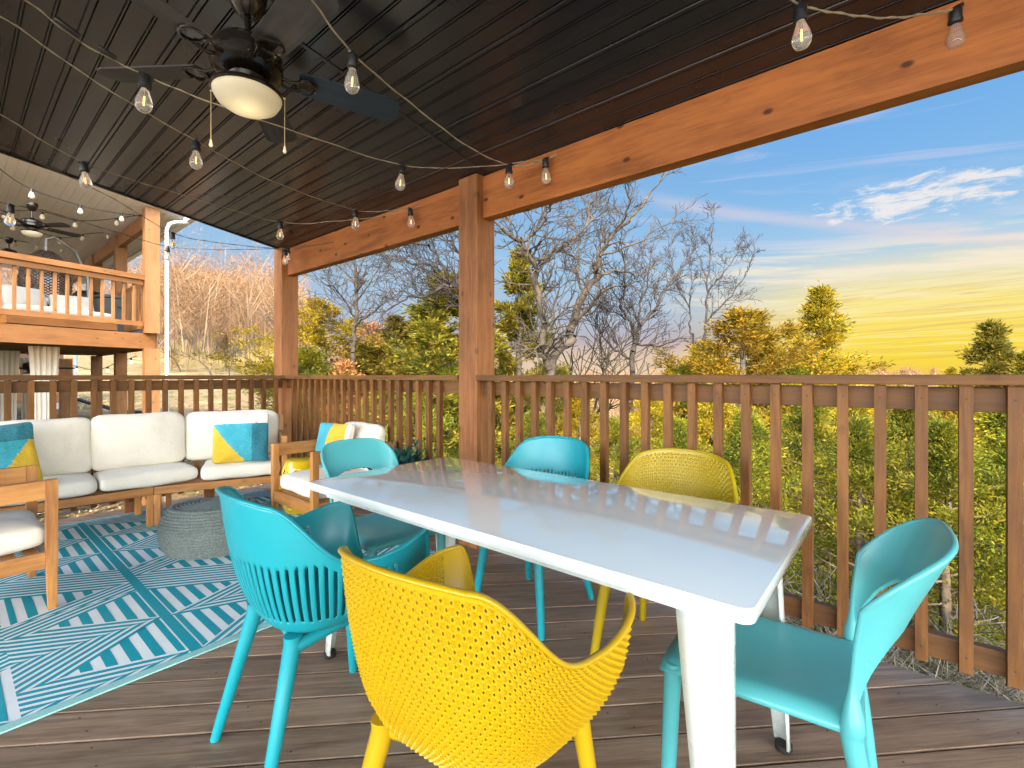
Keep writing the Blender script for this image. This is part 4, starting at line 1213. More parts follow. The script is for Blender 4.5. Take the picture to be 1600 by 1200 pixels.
def bare_tree(name,label,height,seed,mt=None,r0=.10,spread=.62,levels=6,lean=(0,0),fork=.28,group=None,twigs=True,up=.22,crook=.20,maxseg=2600,first=2,wt=1.0):
    rr=random.Random(seed); t=thing(name,label,'tree',group=group); segs=[]
    def grow(p,d,L,r,lv):
        if len(segs)>maxseg or r<.0028: return
        n=4 if lv<levels-1 else 3; q=p; rq=r; kids=[]
        for i in range(n):
            nd=(d+Vector((rr.gauss(0,crook),rr.gauss(0,crook),rr.gauss(0,crook)+up*.25))).normalized()
            e=q+nd*(L/n); r2=rq*.90
            segs.append((q,e,rq,r2)); q=e; rq=r2; d=nd
            if lv>0 and i>=0 and rr.random()<.62: kids.append((q,d,rq))
        if lv>=levels: return
        for _ in range(2 if rr.random()<.75 else 3): kids.append((q,d,rq))
        for (kp,kd,kr) in kids:
            side=Vector((rr.gauss(0,1),rr.gauss(0,1),rr.gauss(0,.7))); side=(side-kd*side.dot(kd))
            if side.length<1e-3: continue
            side.normalize(); k=spread*rr.uniform(.6,1.4)
            nd=(kd+side*k+Vector((0,0,up*.6))).normalized()
            grow(kp,nd,L*rr.uniform(.58,.80),kr*rr.uniform(.52,.72)*wt,lv+1)
    d0=Vector((lean[0],lean[1],1)).normalized()
    grow(Vector((0,0,-.3)),d0,height*fork+.3,r0,0)
    segs=[(a,b,max(c,.0062),max(d,.0055)) for a,b,c,d in segs]
    V,F=tubes([s for s in segs if s[2]>.014],6); 
    raw('trunk',V,F,mt or M_twig,parent=t)
    th=[s for s in segs if s[2]<=.014]
    if th:
        V,F=tubes(th,3); raw('crown',V,F,mt or M_twig,parent=t)
    return t
def at_px(t,px,F,dz=0,rz=0,scale=1.0,topy=None,hh=None):
    p=atF(px,587,F); z=hgt(p.x,p.y)+dz
    if topy is not None: # scale the tree so that its top reaches that row
        zt=H+(587-topy)/FPX*F; scale=(zt-z)/hh
    t.location=(p.x,p.y,z); t.rotation_euler=(0,0,rz); t.scale=(scale,)*3
    return t
# --- cedar prototypes
k1=cedar('cedar_tree','golden lit cedar with a gap below its crown, tallest against the sunset',6.4,1.25,11,16000,M_leafY,leaf=(.10,.017),bare=.25)
at_px(k1,1278,15,rz=.4,topy=446,hh=6.4); k1.scale=(k1.scale[0]*1.35,k1.scale[1]*1.35,k1.scale[2])
k2=cedar('cedar_tree','broad golden cedar under the thin bare tree right of centre',6.0,2.6,23,22000,M_leafY,leaf=(.10,.017))
at_px(k2,1150,13.5,topy=478,hh=6.0); k2.scale=(k2.scale[0]*1.45,k2.scale[1]*1.45,k2.scale[2])
k3=cedar('cedar_tree','dark tall cedar partly hidden behind the middle post',7.2,1.5,37,26000,M_leafM,leaf=(.125,.021),bare=.10,dens=1.2)
at_px(k3,803,12.5,topy=385,hh=7.2)
k4=cedar('cedar_tree','low dense green cedar growing below the long railing',3.2,1.25,41,21000,M_leafG,leaf=(.062,.0105),bare=.06,dens=1.15,clump=.17,sdk=.95,group='low cedars below the long railing')
at_px(k4,1345,5.9,rz=1,topy=655,hh=3.2)
k5=cedar('cedar_tree','low dense green cedar growing below the long railing',3.6,1.35,59,21000,M_leafG,leaf=(.062,.0105),bare=.05,dens=1.2,clump=.17,sdk=.95,group='low cedars below the long railing')
at_px(k5,1180,6.4,rz=2,topy=640,hh=3.6)
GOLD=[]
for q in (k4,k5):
    g_=[c for c in bpy.data.objects if c.parent==q and c.name.startswith('crown')][0].data.copy(); g_.materials[0]=M_leafY; GOLD.append(g_)  # green cedar crowns recoloured, sunlight painted in as gold leaves
LOW='low dense green cedar growing below the long railing'; LG='low cedars below the long railing'
lows=[(1480,5.3,660,0,3.2),(1620,5.2,670,1,3.6),(1060,7.3,650,1,3.6),(960,8.4,655,0,3.2),(1270,8.0,612,1,3.6),(1420,7.8,618,0,3.2),(1560,7.2,622,1,3.6),
      (1120,9.5,600,0,3.2),(1345,10.5,604,1,3.6),(1500,10.5,606,0,3.2),(1010,11,604,1,3.6),(905,11,612,0,3.2),(1235,11.5,600,0,3.2),(840,9.0,640,1,3.6),(1660,8,620,0,3.2),(1400,13.5,600,1,3.6),(1210,15,596,0,3.2),(1570,14,596,1,3.6),(1090,14.5,594,1,3.6),(1700,6.2,640,0,3.2)]
for i,(px,F,ty,kk,hh) in enumerate(lows):
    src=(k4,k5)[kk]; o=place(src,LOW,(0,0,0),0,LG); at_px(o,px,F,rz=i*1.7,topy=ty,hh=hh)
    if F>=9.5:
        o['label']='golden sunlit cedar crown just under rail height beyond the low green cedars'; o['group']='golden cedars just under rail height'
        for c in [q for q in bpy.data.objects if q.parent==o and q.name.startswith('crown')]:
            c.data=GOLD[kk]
named=[(1195,14.8,512,k1,6.4,'medium golden cedar just right of the broad golden one'),
       (1100,15,528,k1,6.4,'pointed golden cedar at the left end of the golden group'),
       (1240,16,548,k2,6.0,'spreading golden cedar just left of the tallest sunset cedar'),
       (1075,14.5,572,k4,3.2,'round golden green cedar low beside the dark forked bare tree'),
       (1180,15.5,566,k5,3.6,'low golden green cedar filling in under the broad golden cedar'),
       (1245,14.2,574,k4,3.2,'low green cedar right under the tallest sunset cedar'),
       (1095,16,540,k2,6.0,'small golden cedar left of the broad golden one'),
       (1215,17.5,540,k1,6.4,'golden cedar filling the gap between the two tall sunset cedars'),
       (1318,17,562,k2,6.0,'low spreading golden cedar right of the tallest sunset cedar'),
       (1045,18,568,k1,6.4,'tiny golden cedar top showing over the rail beside the thin forked tree')]
for i,(px,F,ty,src,hh,lb) in enumerate(named):
    o=place(src,lb,(0,0,0),0); at_px(o,px,F,rz=i*2.1+1,topy=ty,hh=hh)
named2=[(640,17,500,k2,6.0,'broad golden olive cedar midway between corner post and middle post'),
        (575,15,535,k3,7.2,'dark green cedar at rail height left of the olive cedars'),
        (510,16,468,k2,6.0,'golden green cedar just right of the corner post'),
        (560,21,560,k3,7.2,'dark green cedar low behind the pale bare tree'),
        (482,13,545,k4,3.2,'bushy green cedar rising over the rail next to the corner post'),
        (612,15,490,k3,7.2,'olive cedar between the pale bare tree and the middle post'),
        (668,13,478,k3,7.2,'dense olive cedar just left of the middle post'),
        (705,11,425,k3,7.2,'tall green cedar touching the left side of the middle post'),
        (590,11,590,k5,3.6,'low green cedar behind the slats near the wooden armchair'),
        (650,9.5,600,k4,3.2,'low green cedar behind the slats left of the middle post'),
        (700,10.5,570,k5,3.6,'leafy green cedar at rail height beside the middle post'),
        (800,14,560,k5,3.6,'green cedar at rail height just right of the middle post'),
        (880,17,572,k5,3.6,'green cedar under the crooked bare oak'),
        (1535,12,500,k3,7.2,'dark wispy cedar against the sunset near the right edge'),
        (1600,11,545,k3,7.2,'dark cedar cut by the right edge of the photo'),
        (1482,17,572,k1,6.4,'small golden cedar low against the glow near the right edge')]
for i,(px,F,ty,src,hh,lb) in enumerate(named2):
    o=place(src,lb,(0,0,0),0); at_px(o,px,F,rz=i*1.3+.5,topy=ty,hh=hh)
    if i<8: o.scale=(o.scale[0]*1.6,o.scale[1]*1.6,o.scale[2])
    if px in (1535,1600): o.scale=(o.scale[0]*1.15,o.scale[1]*1.15,o.scale[2])
# --- bare trees
def bt_px(px,F,topy,hh,**kw):
    t=bare_tree('bare_tree',kw.pop('label'),hh,kw.pop('seed'),**kw)
    me=[c for c in bpy.data.objects if c.parent==t]; zmax=max(float(max(v.co.z for v in c.data.vertices)) for c in me)
    return at_px(t,px,F,rz=0,topy=topy,hh=zmax)
lf=Vector((-RT.x,-RT.y)); rt=Vector((RT.x,RT.y))
def limbed_tree(label,F,limbs,seed,mt,tw=(.35,1.0),dens=1.0,zig=.025):
    """a bare tree from measured main limbs (crop coordinates), each bending in depth too, with twigs grown along them"""
    rr=random.Random(seed); segs=[]; t=thing('bare_tree',label,'tree')
    b0=limbs[0][2][0]; pb=atF(437+b0[0]/2,587,F); base=Vector((pb.x,pb.y,hgt(pb.x,pb.y)-.2))
    curve=[]
    main=[]
    def add(p,q,a,b,m=False): (main if m else segs).append((p-base,q-base,max(a,.0062),max(b,.0055)))
    def twig(p,d,L,r,lv):
        n=3; q=p; kids=[]
        for i in range(n):
            nd=(d+Vector((rr.gauss(0,.20),rr.gauss(0,.20),rr.gauss(.04,.17)))).normalized(); e=q+nd*(L/n); add(q,e,r*(1-.2*i),r*(.8-.2*i)); q=e; d=nd
            if lv>0: 
                for _ in range(1 if rr.random()<.7 else 2): kids.append((q,d))
        for kp,kd in kids:
            sd=Vector((rr.gauss(0,1),rr.gauss(0,1),rr.gauss(0,.8))); sd-=kd*sd.dot(kd); sd.normalize()
            twig(kp,(kd+sd*rr.uniform(.5,1.0)+Vector((0,0,.12))).normalized(),L*rr.uniform(.45,.72),r*.62,lv-1)
    for li,(r0,r1,pts,dd) in enumerate(limbs):
        P=[]; F0=F; start=None
        if li>0:   # a limb starts on the nearest point of the limbs already there
            x0,y0=437+pts[0][0]/2,234+pts[0][1]/2
            best=min(curve,key=lambda q:(q[0]-x0)**2+(q[1]-y0)**2); F0=best[2]; start=best[3]
        for i,(x,y) in enumerate(pts): P.append(atF(437+x/2,234+y/2,F0+dd*i/(len(pts)-1)))
        if li==0: P=[base]+P
        else: P[0]=start.copy()
        c=catmull(P,5); n=len(c)
        c=[p+Vector((rr.gauss(0,zig),rr.gauss(0,zig),rr.gauss(0,zig*.7)))*(1 if 0<k<n-1 else 0) for k,p in enumerate(c)]
        for p in c:
            fd=p.dot(FW); rd=p.dot(RT); curve.append((800+FPX*rd/fd,587-FPX*(p.z-H)/fd,fd,p))
        for k in range(n-1):
            a=r0+(r1-r0)*k/(n-1); b=r0+(r1-r0)*(k+1)/(n-1); add(c[k],c[k+1],a,b,True)
            f=k/(n-1)
            if (li>0 or f>.45) and rr.random()<.85*dens:
                for _ in range(1 if rr.random()<.6 else 2):
                    d=(c[k+1]-c[k]).normalized(); sd=Vector((rr.gauss(0,1),rr.gauss(0,1),rr.gauss(0,1))); sd-=d*sd.dot(d); sd.normalize()
                    twig(c[k+1],(d*.7+sd*rr.uniform(.5,1)+Vector((0,0,.15))).normalized(),rr.uniform(*tw)*(1.1-.4*f),max(.008,b*.45),2)
        twig(c[-1],(c[-1]-c[-2]).normalized(),rr.uniform(*tw),r1*.8,2)
    raw('trunk',*tubes(main,7),mt,parent=t)
    raw('crown',*tubes(segs,3),mt,parent=t)
    t.location=base; return t
limbed_tree('large crooked bare oak right of the middle post, its limbs spreading under the beam',10.5,[
 (.12,.03,[(850,700),(905,600),(915,550),(945,460),(990,390),(1000,330),(1045,260),(1110,200),(1160,130)],1.2),
 (.085,.035,[(850,700),(828,620),(820,540),(800,400),(790,350),(760,290),(730,275),(690,240)],-1.0),
 (.045,.018,[(915,550),(980,480),(1010,440),(1060,425)],-1.0),(.035,.014,[(990,388),(1060,380),(1130,390),(1180,360)],1.0),
 (.045,.018,[(790,345),(860,322),(900,290),(960,240),(990,180)],1.0),(.035,.014,[(760,287),(810,250),(835,200),(850,165)],-.8),
 (.03,.012,[(1045,262),(1090,190),(1080,110)],-1.0),(.03,.012,[(960,240),(970,170),(1010,110)],.6),(.035,.014,[(945,460),(930,380),(935,300),(920,230)],.9),
 (.03,.012,[(820,540),(860,480),(880,400)],.8),(.03,.012,[(1000,330),(1100,300),(1190,240)],-.7)],5,M_twig,(.35,.85),.62)
limbed_tree('slender dark bare tree forking low right of the crooked oak',13,[
 (.085,.02,[(1098,700),(1110,600),(1120,560),(1170,500),(1200,440),(1250,380),(1290,320)],1.2),
 (.045,.016,[(1112,590),(1090,530),(1065,490),(1080,420),(1070,320)],-1.0),(.035,.013,[(1105,655),(1040,620),(1000,560),(990,520)],.8),
 (.035,.013,[(1110,605),(1180,612),(1260,590)],-.8),(.035,.013,[(1120,560),(1130,480),(1150,420),(1160,330)],.7),(.025,.01,[(1090,530),(1040,505),(1015,510)],.5)],17,M_twigD,(.3,.8))
limbed_tree('thin tall bare tree rising behind the broad golden cedar',15,[
 (.055,.012,[(1325,640),(1330,560),(1335,450),(1345,330),(1355,215)],.3),(.03,.01,[(1335,450),(1390,380),(1440,310)],.9),
 (.03,.01,[(1330,540),(1400,470),(1450,400),(1480,330)],-.9),(.025,.01,[(1340,400),(1310,340),(1290,290)],.7)],29,M_twigD,(.3,.7),.8)
limbed_tree('thin bare sapling just left of the tall thin bare tree',16.5,[
 (.045,.010,[(1290,640),(1285,560),(1280,480),(1290,400),(1270,300)],.4),(.025,.01,[(1282,490),(1240,420),(1225,350)],.8)],31,M_twigD,(.3,.7),.8)
limbed_tree('pale straight bare tree between the corner post and the middle post',14,[
 (.10,.02,[(230,710),(234,600),(240,480),(236,400),(235,320)],.2),(.03,.01,[(240,480),(290,400),(330,320)],1.0),(.03,.01,[(238,520),(180,440),(140,420)],-1.0),
 (.028,.01,[(237,430),(200,380),(160,350)],.8),(.035,.01,[(237,560),(300,500),(380,440)],-1.0),(.028,.01,[(236,400),(260,350),(290,300)],.6),(.028,.01,[(236,620),(180,560),(120,530)],.8)],43,M_twig,(.35,.9))
limbed_tree('bare oak behind the middle post with dark limbs reaching left',10,[
 (.11,.04,[(605,700),(600,620),(590,520),(575,440),(570,300),(560,230)],.6),(.05,.015,[(580,440),(530,405),(470,360),(400,350),(340,335)],.9),
 (.04,.013,[(530,405),(480,310),(420,290),(380,300)],-.8),(.045,.014,[(580,440),(530,425),(460,455),(400,460),(340,500)],-1.0),(.035,.013,[(572,330),(520,280),(480,255)],.8)],53,M_twigD,(.35,.9))
bt_px(935,15,455,6,label='small bare tree half way between the crooked oak and the dark forked tree',seed=61,mt=M_twig,r0=.07,spread=.7,levels=5,fork=.2,up=.25)
bt_px(640,19,430,8,label='thin bare tree with few twigs left of the middle post',seed=71,mt=M_twig,r0=.07,spread=.6,levels=5,fork=.28,up=.3)
bt_px(500,22,470,8,label='thin pale bare tree beside the golden green cedar at the corner post',seed=73,mt=M_twig,r0=.07,spread=.6,levels=5,fork=.25,up=.3)
for i,(px,F,ty,lb) in enumerate([(282,34,498,'pale bare tree on the hillside nearest to the white downspout'),(332,30,505,'forked bare tree in the middle of the left hillside'),(356,27,520,'thin dark bare tree in front of the yellow green hillside cedar'),(398,32,512,'pale bare tree on the hillside near the corner post')]):
    bt_px(px,F,ty,8,label=lb,seed=80+i,mt=M_twig if i!=2 else M_twigD,r0=.10,spread=.6,levels=5,fork=.28,up=.3,wt=1.1)
for i,(px,F,ty,src,hh,lb) in enumerate([(352,38,520,k1,6.4,'yellow green cedar standing in the bare hillside wood'),(268,36,545,k2,6.0,'yellow cedar at the foot of the hillside beside the downspout'),(418,26,560,k2,6.0,'low yellow green cedar touching the corner post on the hillside')]):
    o=place(src,lb,(0,0,0),0); at_px(o,px,F,rz=i,topy=ty,hh=hh)
# russet oak leaves
ro=cedar('oak_sapling','russet leaved oak sapling low behind the rail near the pale bare tree',2.6,1.1,91,2600,M_leafR,leaf=(.09,.03),bare=.1)
at_px(ro,535,13,topy=565,hh=2.6)
ro2=place(ro,'sparse russet leaved sapling higher up behind the pale bare tree',(0,0,0)); at_px(ro2,575,19,topy=505,hh=2.6)

# --- hillside wood (too many to count)
def wood_stuff(name,spots,mt,seed,scale=1.0):
    rs=np.random.RandomState(seed); rr=random.Random(seed); P=[];D=[];L=[];Wd=[];MI=[]
    for (x,y,h) in spots:
        z=hgt(x,y); c=np.array([x,y,z]); d=math.hypot(x,y)
        px=.0008*d*scale
        P.append([c-[0,0,.5]]);D.append([[rr.gauss(0,.06),rr.gauss(0,.06),1]]);L.append([h*.92]);Wd.append([px*1.6]);MI.append([1])
        nb=26
        f=rs.uniform(.22,.88,nb); az_=rs.uniform(0,6.28,nb); bp=c+np.stack([0*f,0*f,f*h*.85],1)
        dd=np.stack([np.cos(az_),np.sin(az_),rs.uniform(.6,2.0,nb)],1); ll=h*(.40-.25*np.abs(f-.4))*rs.uniform(.6,1.2,nb)
        P.append(bp);D.append(dd);L.append(ll);Wd.append(np.full(nb,px*.65));MI.append(np.full(nb,1))
        dn=dd/np.linalg.norm(dd,axis=1,keepdims=True)
        m_=760; k=rs.randint(0,nb,m_); g=rs.uniform(.3,1.1,m_)
        tp=bp[k]+dn[k]*(ll[k]*g)[:,None]+rs.normal(size=(m_,3))*h*.018; td=dn[k]*.5+rs.normal(size=(m_,3))*.8+[0,0,.15]
        P.append(tp);D.append(td);L.append(rs.uniform(.015,.05,m_)*h);Wd.append(np.full(m_,px*.42));MI.append(np.zeros(m_))
    P=np.concatenate([np.asarray(a,float) for a in P]);D=np.concatenate([np.asarray(a,float) for a in D]);L=np.concatenate([np.asarray(a,float) for a in L]);Wd=np.concatenate([np.asarray(a,float) for a in Wd])
    V,F=slivers(P,D,L,Wd,rs); o=raw(name,V,F,[mt,M_trunkW],np.concatenate([np.asarray(q) for q in MI]).astype(int)); return o
rr=random.Random(7); spots=[]
while len(spots)<380:
    px=rr.uniform(225,470) if rr.random()<.78 else rr.uniform(-40,470); F=rr.uniform(31,112); p=atF(px,587,F); spots.append((p.x,p.y,rr.uniform(6,10.5)))
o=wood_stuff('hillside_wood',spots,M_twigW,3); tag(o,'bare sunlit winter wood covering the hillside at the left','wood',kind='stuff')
spots=[]
while len(spots)<300:
    px=rr.uniform(440,1120); F=rr.uniform(26,80); p=atF(px,587,F); spots.append((p.x,p.y,rr.uniform(3.0,5.5)*(.7 if px>760 else 1)+ (hgt(p.x,p.y)*-.35)))
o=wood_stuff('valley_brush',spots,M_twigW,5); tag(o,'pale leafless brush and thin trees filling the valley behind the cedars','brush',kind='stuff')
spots=[]
while len(spots)<420:
    px=rr.uniform(900,1720); F=rr.uniform(120,420); p=atF(px,587,F); spots.append((p.x,p.y,rr.uniform(7,13)))
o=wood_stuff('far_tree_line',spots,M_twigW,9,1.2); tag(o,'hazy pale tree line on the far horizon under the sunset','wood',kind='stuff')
# --- understory twigs and grass by the deck
def scrub(name,n,region,mt,seed,L=(.15,.6),Wd=.004,up=.6,clumps=60):
    rs=np.random.RandomState(seed); rr=random.Random(seed); P=[];D=[]
    for c in range(clumps):
        px=rr.uniform(*region[0]); F=rr.uniform(*region[1]); p=atF(px,587,F)
        if p.x<2.75 and p.y<5.6: continue
        k=n//clumps; q=rs.normal(size=(k,3))*np.array([.35,.35,.0]); 
        q[:,0]+=p.x; q[:,1]+=p.y
        keep=~((q[:,0]<2.7)&(q[:,1]<5.5)); q=q[keep]
        q[:,2]=[hgt(a,b)+.01 for a,b in q[:,:2]]
        P.append(q); D.append(rs.normal(size=(len(q),3))*np.array([.7,.7,.25])+[0,0,up])
    P=np.concatenate(P);D=np.concatenate(D)
    V,F_=slivers(P,D,rs.uniform(*L,len(P)),Wd*rs.uniform(.6,1.4,len(P)),rs)
    return raw(name,V,F_,mt)
tag(scrub('grass',70000,((900,1750),(2.8,9)),M_blade_g,1,(.05,.16),.0035,1.0,230),'thin grass on the slope just beyond the deck','grass',kind='stuff')
tag(scrub('dry_brush',5200,((900,1750),(3.2,8)),M_twigL,2,(.25,1.1),.0045,.28,90),'tangle of pale dead twigs under the cedars','brush',kind='stuff')
tag(scrub('leaf_litter',16000,((-60,760),(5.5,22)),M_straw,4,(.04,.10),.02,.10,260),'dry leaves scattered over the slope behind the sofa','leaf litter',kind='stuff')
tag(scrub('undergrowth_brush',9000,((420,1000),(6,16)),M_twig,6,(.4,1.5),.006,.7,120),'pale leafless undergrowth behind the railing slats','brush',kind='stuff')
# deadwood branches inside the low cedars
rr=random.Random(12)
for i in range(5):
    bt_=bare_tree('dead_shrub','leafless grey shrub tangled among the low cedars',2.2,200+i,mt=M_twigL,r0=.03,spread=1.1,levels=4,fork=.2,crook=.3,up=-.02,group='leafless shrubs among the low cedars',maxseg=900) if i<2 else place(bt_,'leafless grey shrub tangled among the low cedars',(0,0,0),0,'leafless shrubs among the low cedars')
    at_px(bt_,[1210,1330,1450,1560,1110,980,1390][i],[5.0,4.9,4.8,4.6,5.8,7,4.3][i],rz=i*1.1,scale=[1,1,.9,.9,1.1,1.2,.6][i])
# small planter shrub beside the armchair
M_dk=mat('blue_green_leaves',_leaf([(.01,.05,.05),(.02,.10,.09),(.06,.17,.14)]))
pt=thing('potted_plant','small blue green leafy plant in a dark pot beside the far railing','plant',(2.16,2.83,0))
m=MB(); m.lathe([(0,0),(.10,0),(.13,.20),(.14,.38),(.145,.40),(.13,.40),(.125,.36),(0,.36)],24); m.build('pot',plain('dark_planter',(.05,.045,.04),.5),pt,smooth=True)
rs=np.random.RandomState(2); q=rs.normal(size=(900,3))*np.array([.085,.085,.06])+[0,0,.50]; V,F_=slivers(q,(q-[0,0,.38])+rs.normal(size=(900,3))*.05,np.full(900,.05),np.full(900,.012),rs); raw('leaves',V,F_,M_dk,parent=pt)
#%%SECTION NEIGHBOUR
# ================================================================ NEIGHBOUR BUILDING
M_np=wood('pale_cedar_post_wood',(.28,.130,.050),(.18,.080,.028),'Z',knots=.5)
M_npX=wood('pale_cedar_rail_wood',(.29,.125,.042),(.19,.078,.024),'X',knots=.5)
M_npY=wood('pale_cedar_beam_wood',(.30,.125,.038),(.20,.075,.022),'Y',knots=.5)
M_soff=plain('cream_beadboard',(.95,.95,.92),.6,var=.06,vs=1)
M_wht=plain('white_gutter_metal',(.78,.80,.82),.4,var=.04)
M_dark=plain('dark_stained_siding',(.07,.035,.02),.7,var=.3,vs=3)
M_under=wood('deck_underside_wood',(.20,.13,.055),(.10,.06,.025),'X',knots=.2)
NZ=1.98
nb=thing('neighbour_house','neighbouring house porch of orange cedar with an upper deck and cream ceiling','building',(0,0,0))
N0=Vector((2.47,10.70,0)); df=Vector((-.965,-.262,0)); LF=4.6; fa=math.atan2(df.y,df.x)
def part(name,m_,mt,par=nb,**k): return m_.build(name,mt,par,**k)
GZ=-1.4
# posts
for (x,y,zt,w_) in ((2.45,10.75,4.30,.11),(2.46,13.2,4.25,.10),(2.46,15.75,4.25,.10),(2.30,19.2,4.9,.13),(-1.9,9.5,4.9,.11)):
    m=MB(); m.box((-w_,-w_,GZ),(w_,w_,1.698),c=.006); o=part('post',m,M_np); o.location=(x,y,0)
    m=MB(); m.box((-w_,-w_,1.983),(w_,w_,zt),c=.006); o=part('post',m,M_np); o.location=(x,y,0)
Mf=Matrix.Translation(N0)@Matrix.Rotation(fa,4,'Z')
m=MB(); m.box((-.10,-.16,1.70),(LF,-.115,1.98),c=.003); o=part('fascia_beam',m,M_npX); o.matrix_local=Mf@Matrix.Identity(4)
# the deck slab (underside visible from below)
m=MB(); m.prism([(2.56,10.85),(2.56,16.2),(-3.5,16.2),(-3.5,9.25)],1.90,1.972); part('upper_floor',m,M_under)
m=MB()
for k in range(15): m.box((-3.2,11.0+k*.36,1.72),(2.50,11.04+k*.36,1.899))
part('floor_joists',m,M_under)
m=MB(); m.box((2.52,10.86,1.70),(2.57,16.2,1.98),c=.003); part('side_beam',m,M_npY)
# railing front
rn=MB(); 
rt_=bpy.data.objects.new('upper_railing',None); C.objects.link(rt_); rt_.parent=nb; rt_.matrix_local=Mf
m=MB(); m.box((.12,-.15,2.955),(LF,-.03,3.045),c=.004); part('top_rail',m,M_npX,rt_)
m=MB(); m.box((.12,-.11,2.865),(LF,-.075,2.95),c=.003); part('mid_rail',m,M_npX,rt_)
m=MB(); m.box((.12,-.12,2.11),(LF,-.075,2.195),c=.003); part('bottom_rail',m,M_npX,rt_)
bb=MB(); bb.box((-.02,-.02,2.12),(.02,.02,2.954),c=.002); b0=None
for i in range(27):
    if b0 is None: b0=part('baluster',bb,M_np,rt_); o=b0
    else: o=b0.copy(); C.objects.link(o); o.parent=rt_
    o.location=(.25+i*.158,-.135,0)
# side railing, seen from inside
rs_=bpy.data.objects.new('side_railing',None); C.objects.link(rs_); rs_.parent=nb
m=MB(); m.box((2.44,10.9,2.95),(2.52,19,3.03)); part('top_rail',m,M_npY,rs_)
m=MB(); m.box((2.46,10.9,2.11),(2.50,19,2.19)); part('bottom_rail',m,M_npY,rs_)
bb=MB(); bb.box((-.019,-.019,2.12),(.019,.019,2.949)); b1=None
for i in range(44):
    if b1 is None: b1=part('baluster',bb,M_np,rs_); o=b1
    else: o=b1.copy(); C.objects.link(o); o.parent=rs_
    o.location=(2.445,11.0+i*.16,0)
# back railing
rb_=bpy.data.objects.new('rear_railing',None); C.objects.link(rb_); rb_.parent=nb
m=MB(); m.box((-3.5,16.0,2.93),(2.4,16.06,3.03)); part('top_rail',m,M_npX,rb_)
m=MB(); m.box((-3.5,16.0,2.11),(2.4,16.05,2.2)); part('bottom_rail',m,M_npX,rb_)
b2_=None
for i in range(40):
    if b2_ is None:
        bb=MB(); bb.box((-.02,-.02,2.12),(.02,.02,2.929)); b2_=part('baluster',bb,M_np,rb_); o=b2_
    else: o=b2_.copy(); C.objects.link(o); o.parent=rb_
    o.location=(2.25-i*.14,15.98,0)
# ceiling: sloped cream beadboard
def ncz(x): return 4.30-.148*(x-2.47)
m=MB(); prof=[(2.95,0)]; g=2.9
while g>-4.2:
    prof+=[(g+.005,0),(g+.002,.012),(g-.002,.012),(g-.005,0)]; g-=.12
prof.append((-4.3,0)); vs=[];fs=[]
def fy(x): return 10.70+(x-2.47)*(.262/.965)-.12
for (x,dz) in prof:
    for q in (0,1): vs.append((x,fy(x) if q==0 else 21.0,ncz(x)+dz))
for i in range(len(prof)-1): fs.append((2*i,2*i+1,2*i+3,2*i+2))
m.add(vs,fs); part('beadboard_ceiling',m,M_soff)
m=MB(); m.add([(2.95,fy(2.95)-.02,ncz(2.95)),(-4.3,fy(-4.3)-.02,ncz(-4.3)),(-4.3,21,ncz(-4.3)),(2.95,21,ncz(2.95)),(2.95,fy(2.95)-.02,ncz(2.95)+.25),(-4.3,fy(-4.3)-.02,ncz(-4.3)+.25),(-4.3,21,ncz(-4.3)+.25),(2.95,21,ncz(2.95)+.25)],[(4,5,6,7),(0,1,5,4),(1,2,6,5),(2,3,7,6),(3,0,4,7)]); part('roof',m,M_roof)
m=MB(); m.box((2.40,10.87,4.0),(2.50,20.5,4.27),c=.004); part('roof_beam',m,M_npY)
# gutter and downspout
m=MB(); m.box((2.95,10.3,4.16),(3.07,21,4.27),c=.02); gt=part('gutter',m,M_wht)
m=MB(); m.tube([(3.02,10.62,4.22),(3.0,10.62,4.16),(2.80,10.62,4.12),(2.70,10.62,4.06),(2.66,10.62,3.95),(2.66,10.62,-1.2)],.030,10); part('downspout',m,M_wht,smooth=True)
# house body behind (left, mostly outside the photograph)
m=MB(); m.box((-4.4,9.0,-1.4),(-3.6,21,4.9)); hw=part('siding_wall',m,M_soff)
# far second block with warm windows
m=MB(); m.box((-6,22.0,-1.4),(1.0,26,2.86)); fw=part('rear_wing',m,M_dark)
M_win=plain('warm_lit_window',(.6,.35,.1),.3,emis=(1,.55,.18),es=.55,var=.3,vs=2)
for i in range(5):
    m=MB(); m.box((-5+i*1.15,21.96,2.0),(-4.35+i*1.15,21.995,2.75)); part('window',m,M_win,fw)
# things on the neighbouring deck
def wrap_fan(lb,loc,rot,s):
    f,_=make_fan(lb,loc,rot,small=True,drop=.42); f.scale=(s,)*3; return f
wrap_fan('small ceiling fan under the neighbouring cream ceiling, nearer of the two',tuple(atF(50,322,7.9)),.3,1.0)
wrap_fan('small ceiling fan far back under the neighbouring cream ceiling',tuple(atF(14,375,11.0)),.9,1.0)
M_grey=plain('grey_vinyl_cover',(.11,.12,.125),.55,var=.2,vs=4)
gb=thing('covered_grill','grey covered grill cabinet standing in the neighbouring deck corner','grill',tuple(atF(183,587,10.2).xy)+(1.975,),.2)
m=MB(); m.box((-.36,-.28,0),(.36,.28,.86),c=.03); m.build('cabinet_body',M_grey,gb); m=MB(); m.box((-.38,-.30,.861),(.38,.30,.93),c=.03); m.build('cabinet_lid',M_grey,gb); m=MB(); m.box((-.10,-.295,.66),(.10,-.281,.69),c=.003); m.build('handle',M_black,gb)
bq_=thing('barbecue','black barbecue beside the grey grill cabinet on the neighbouring deck','barbecue',tuple(atF(138,587,10.6).xy)+(1.975,),.2)
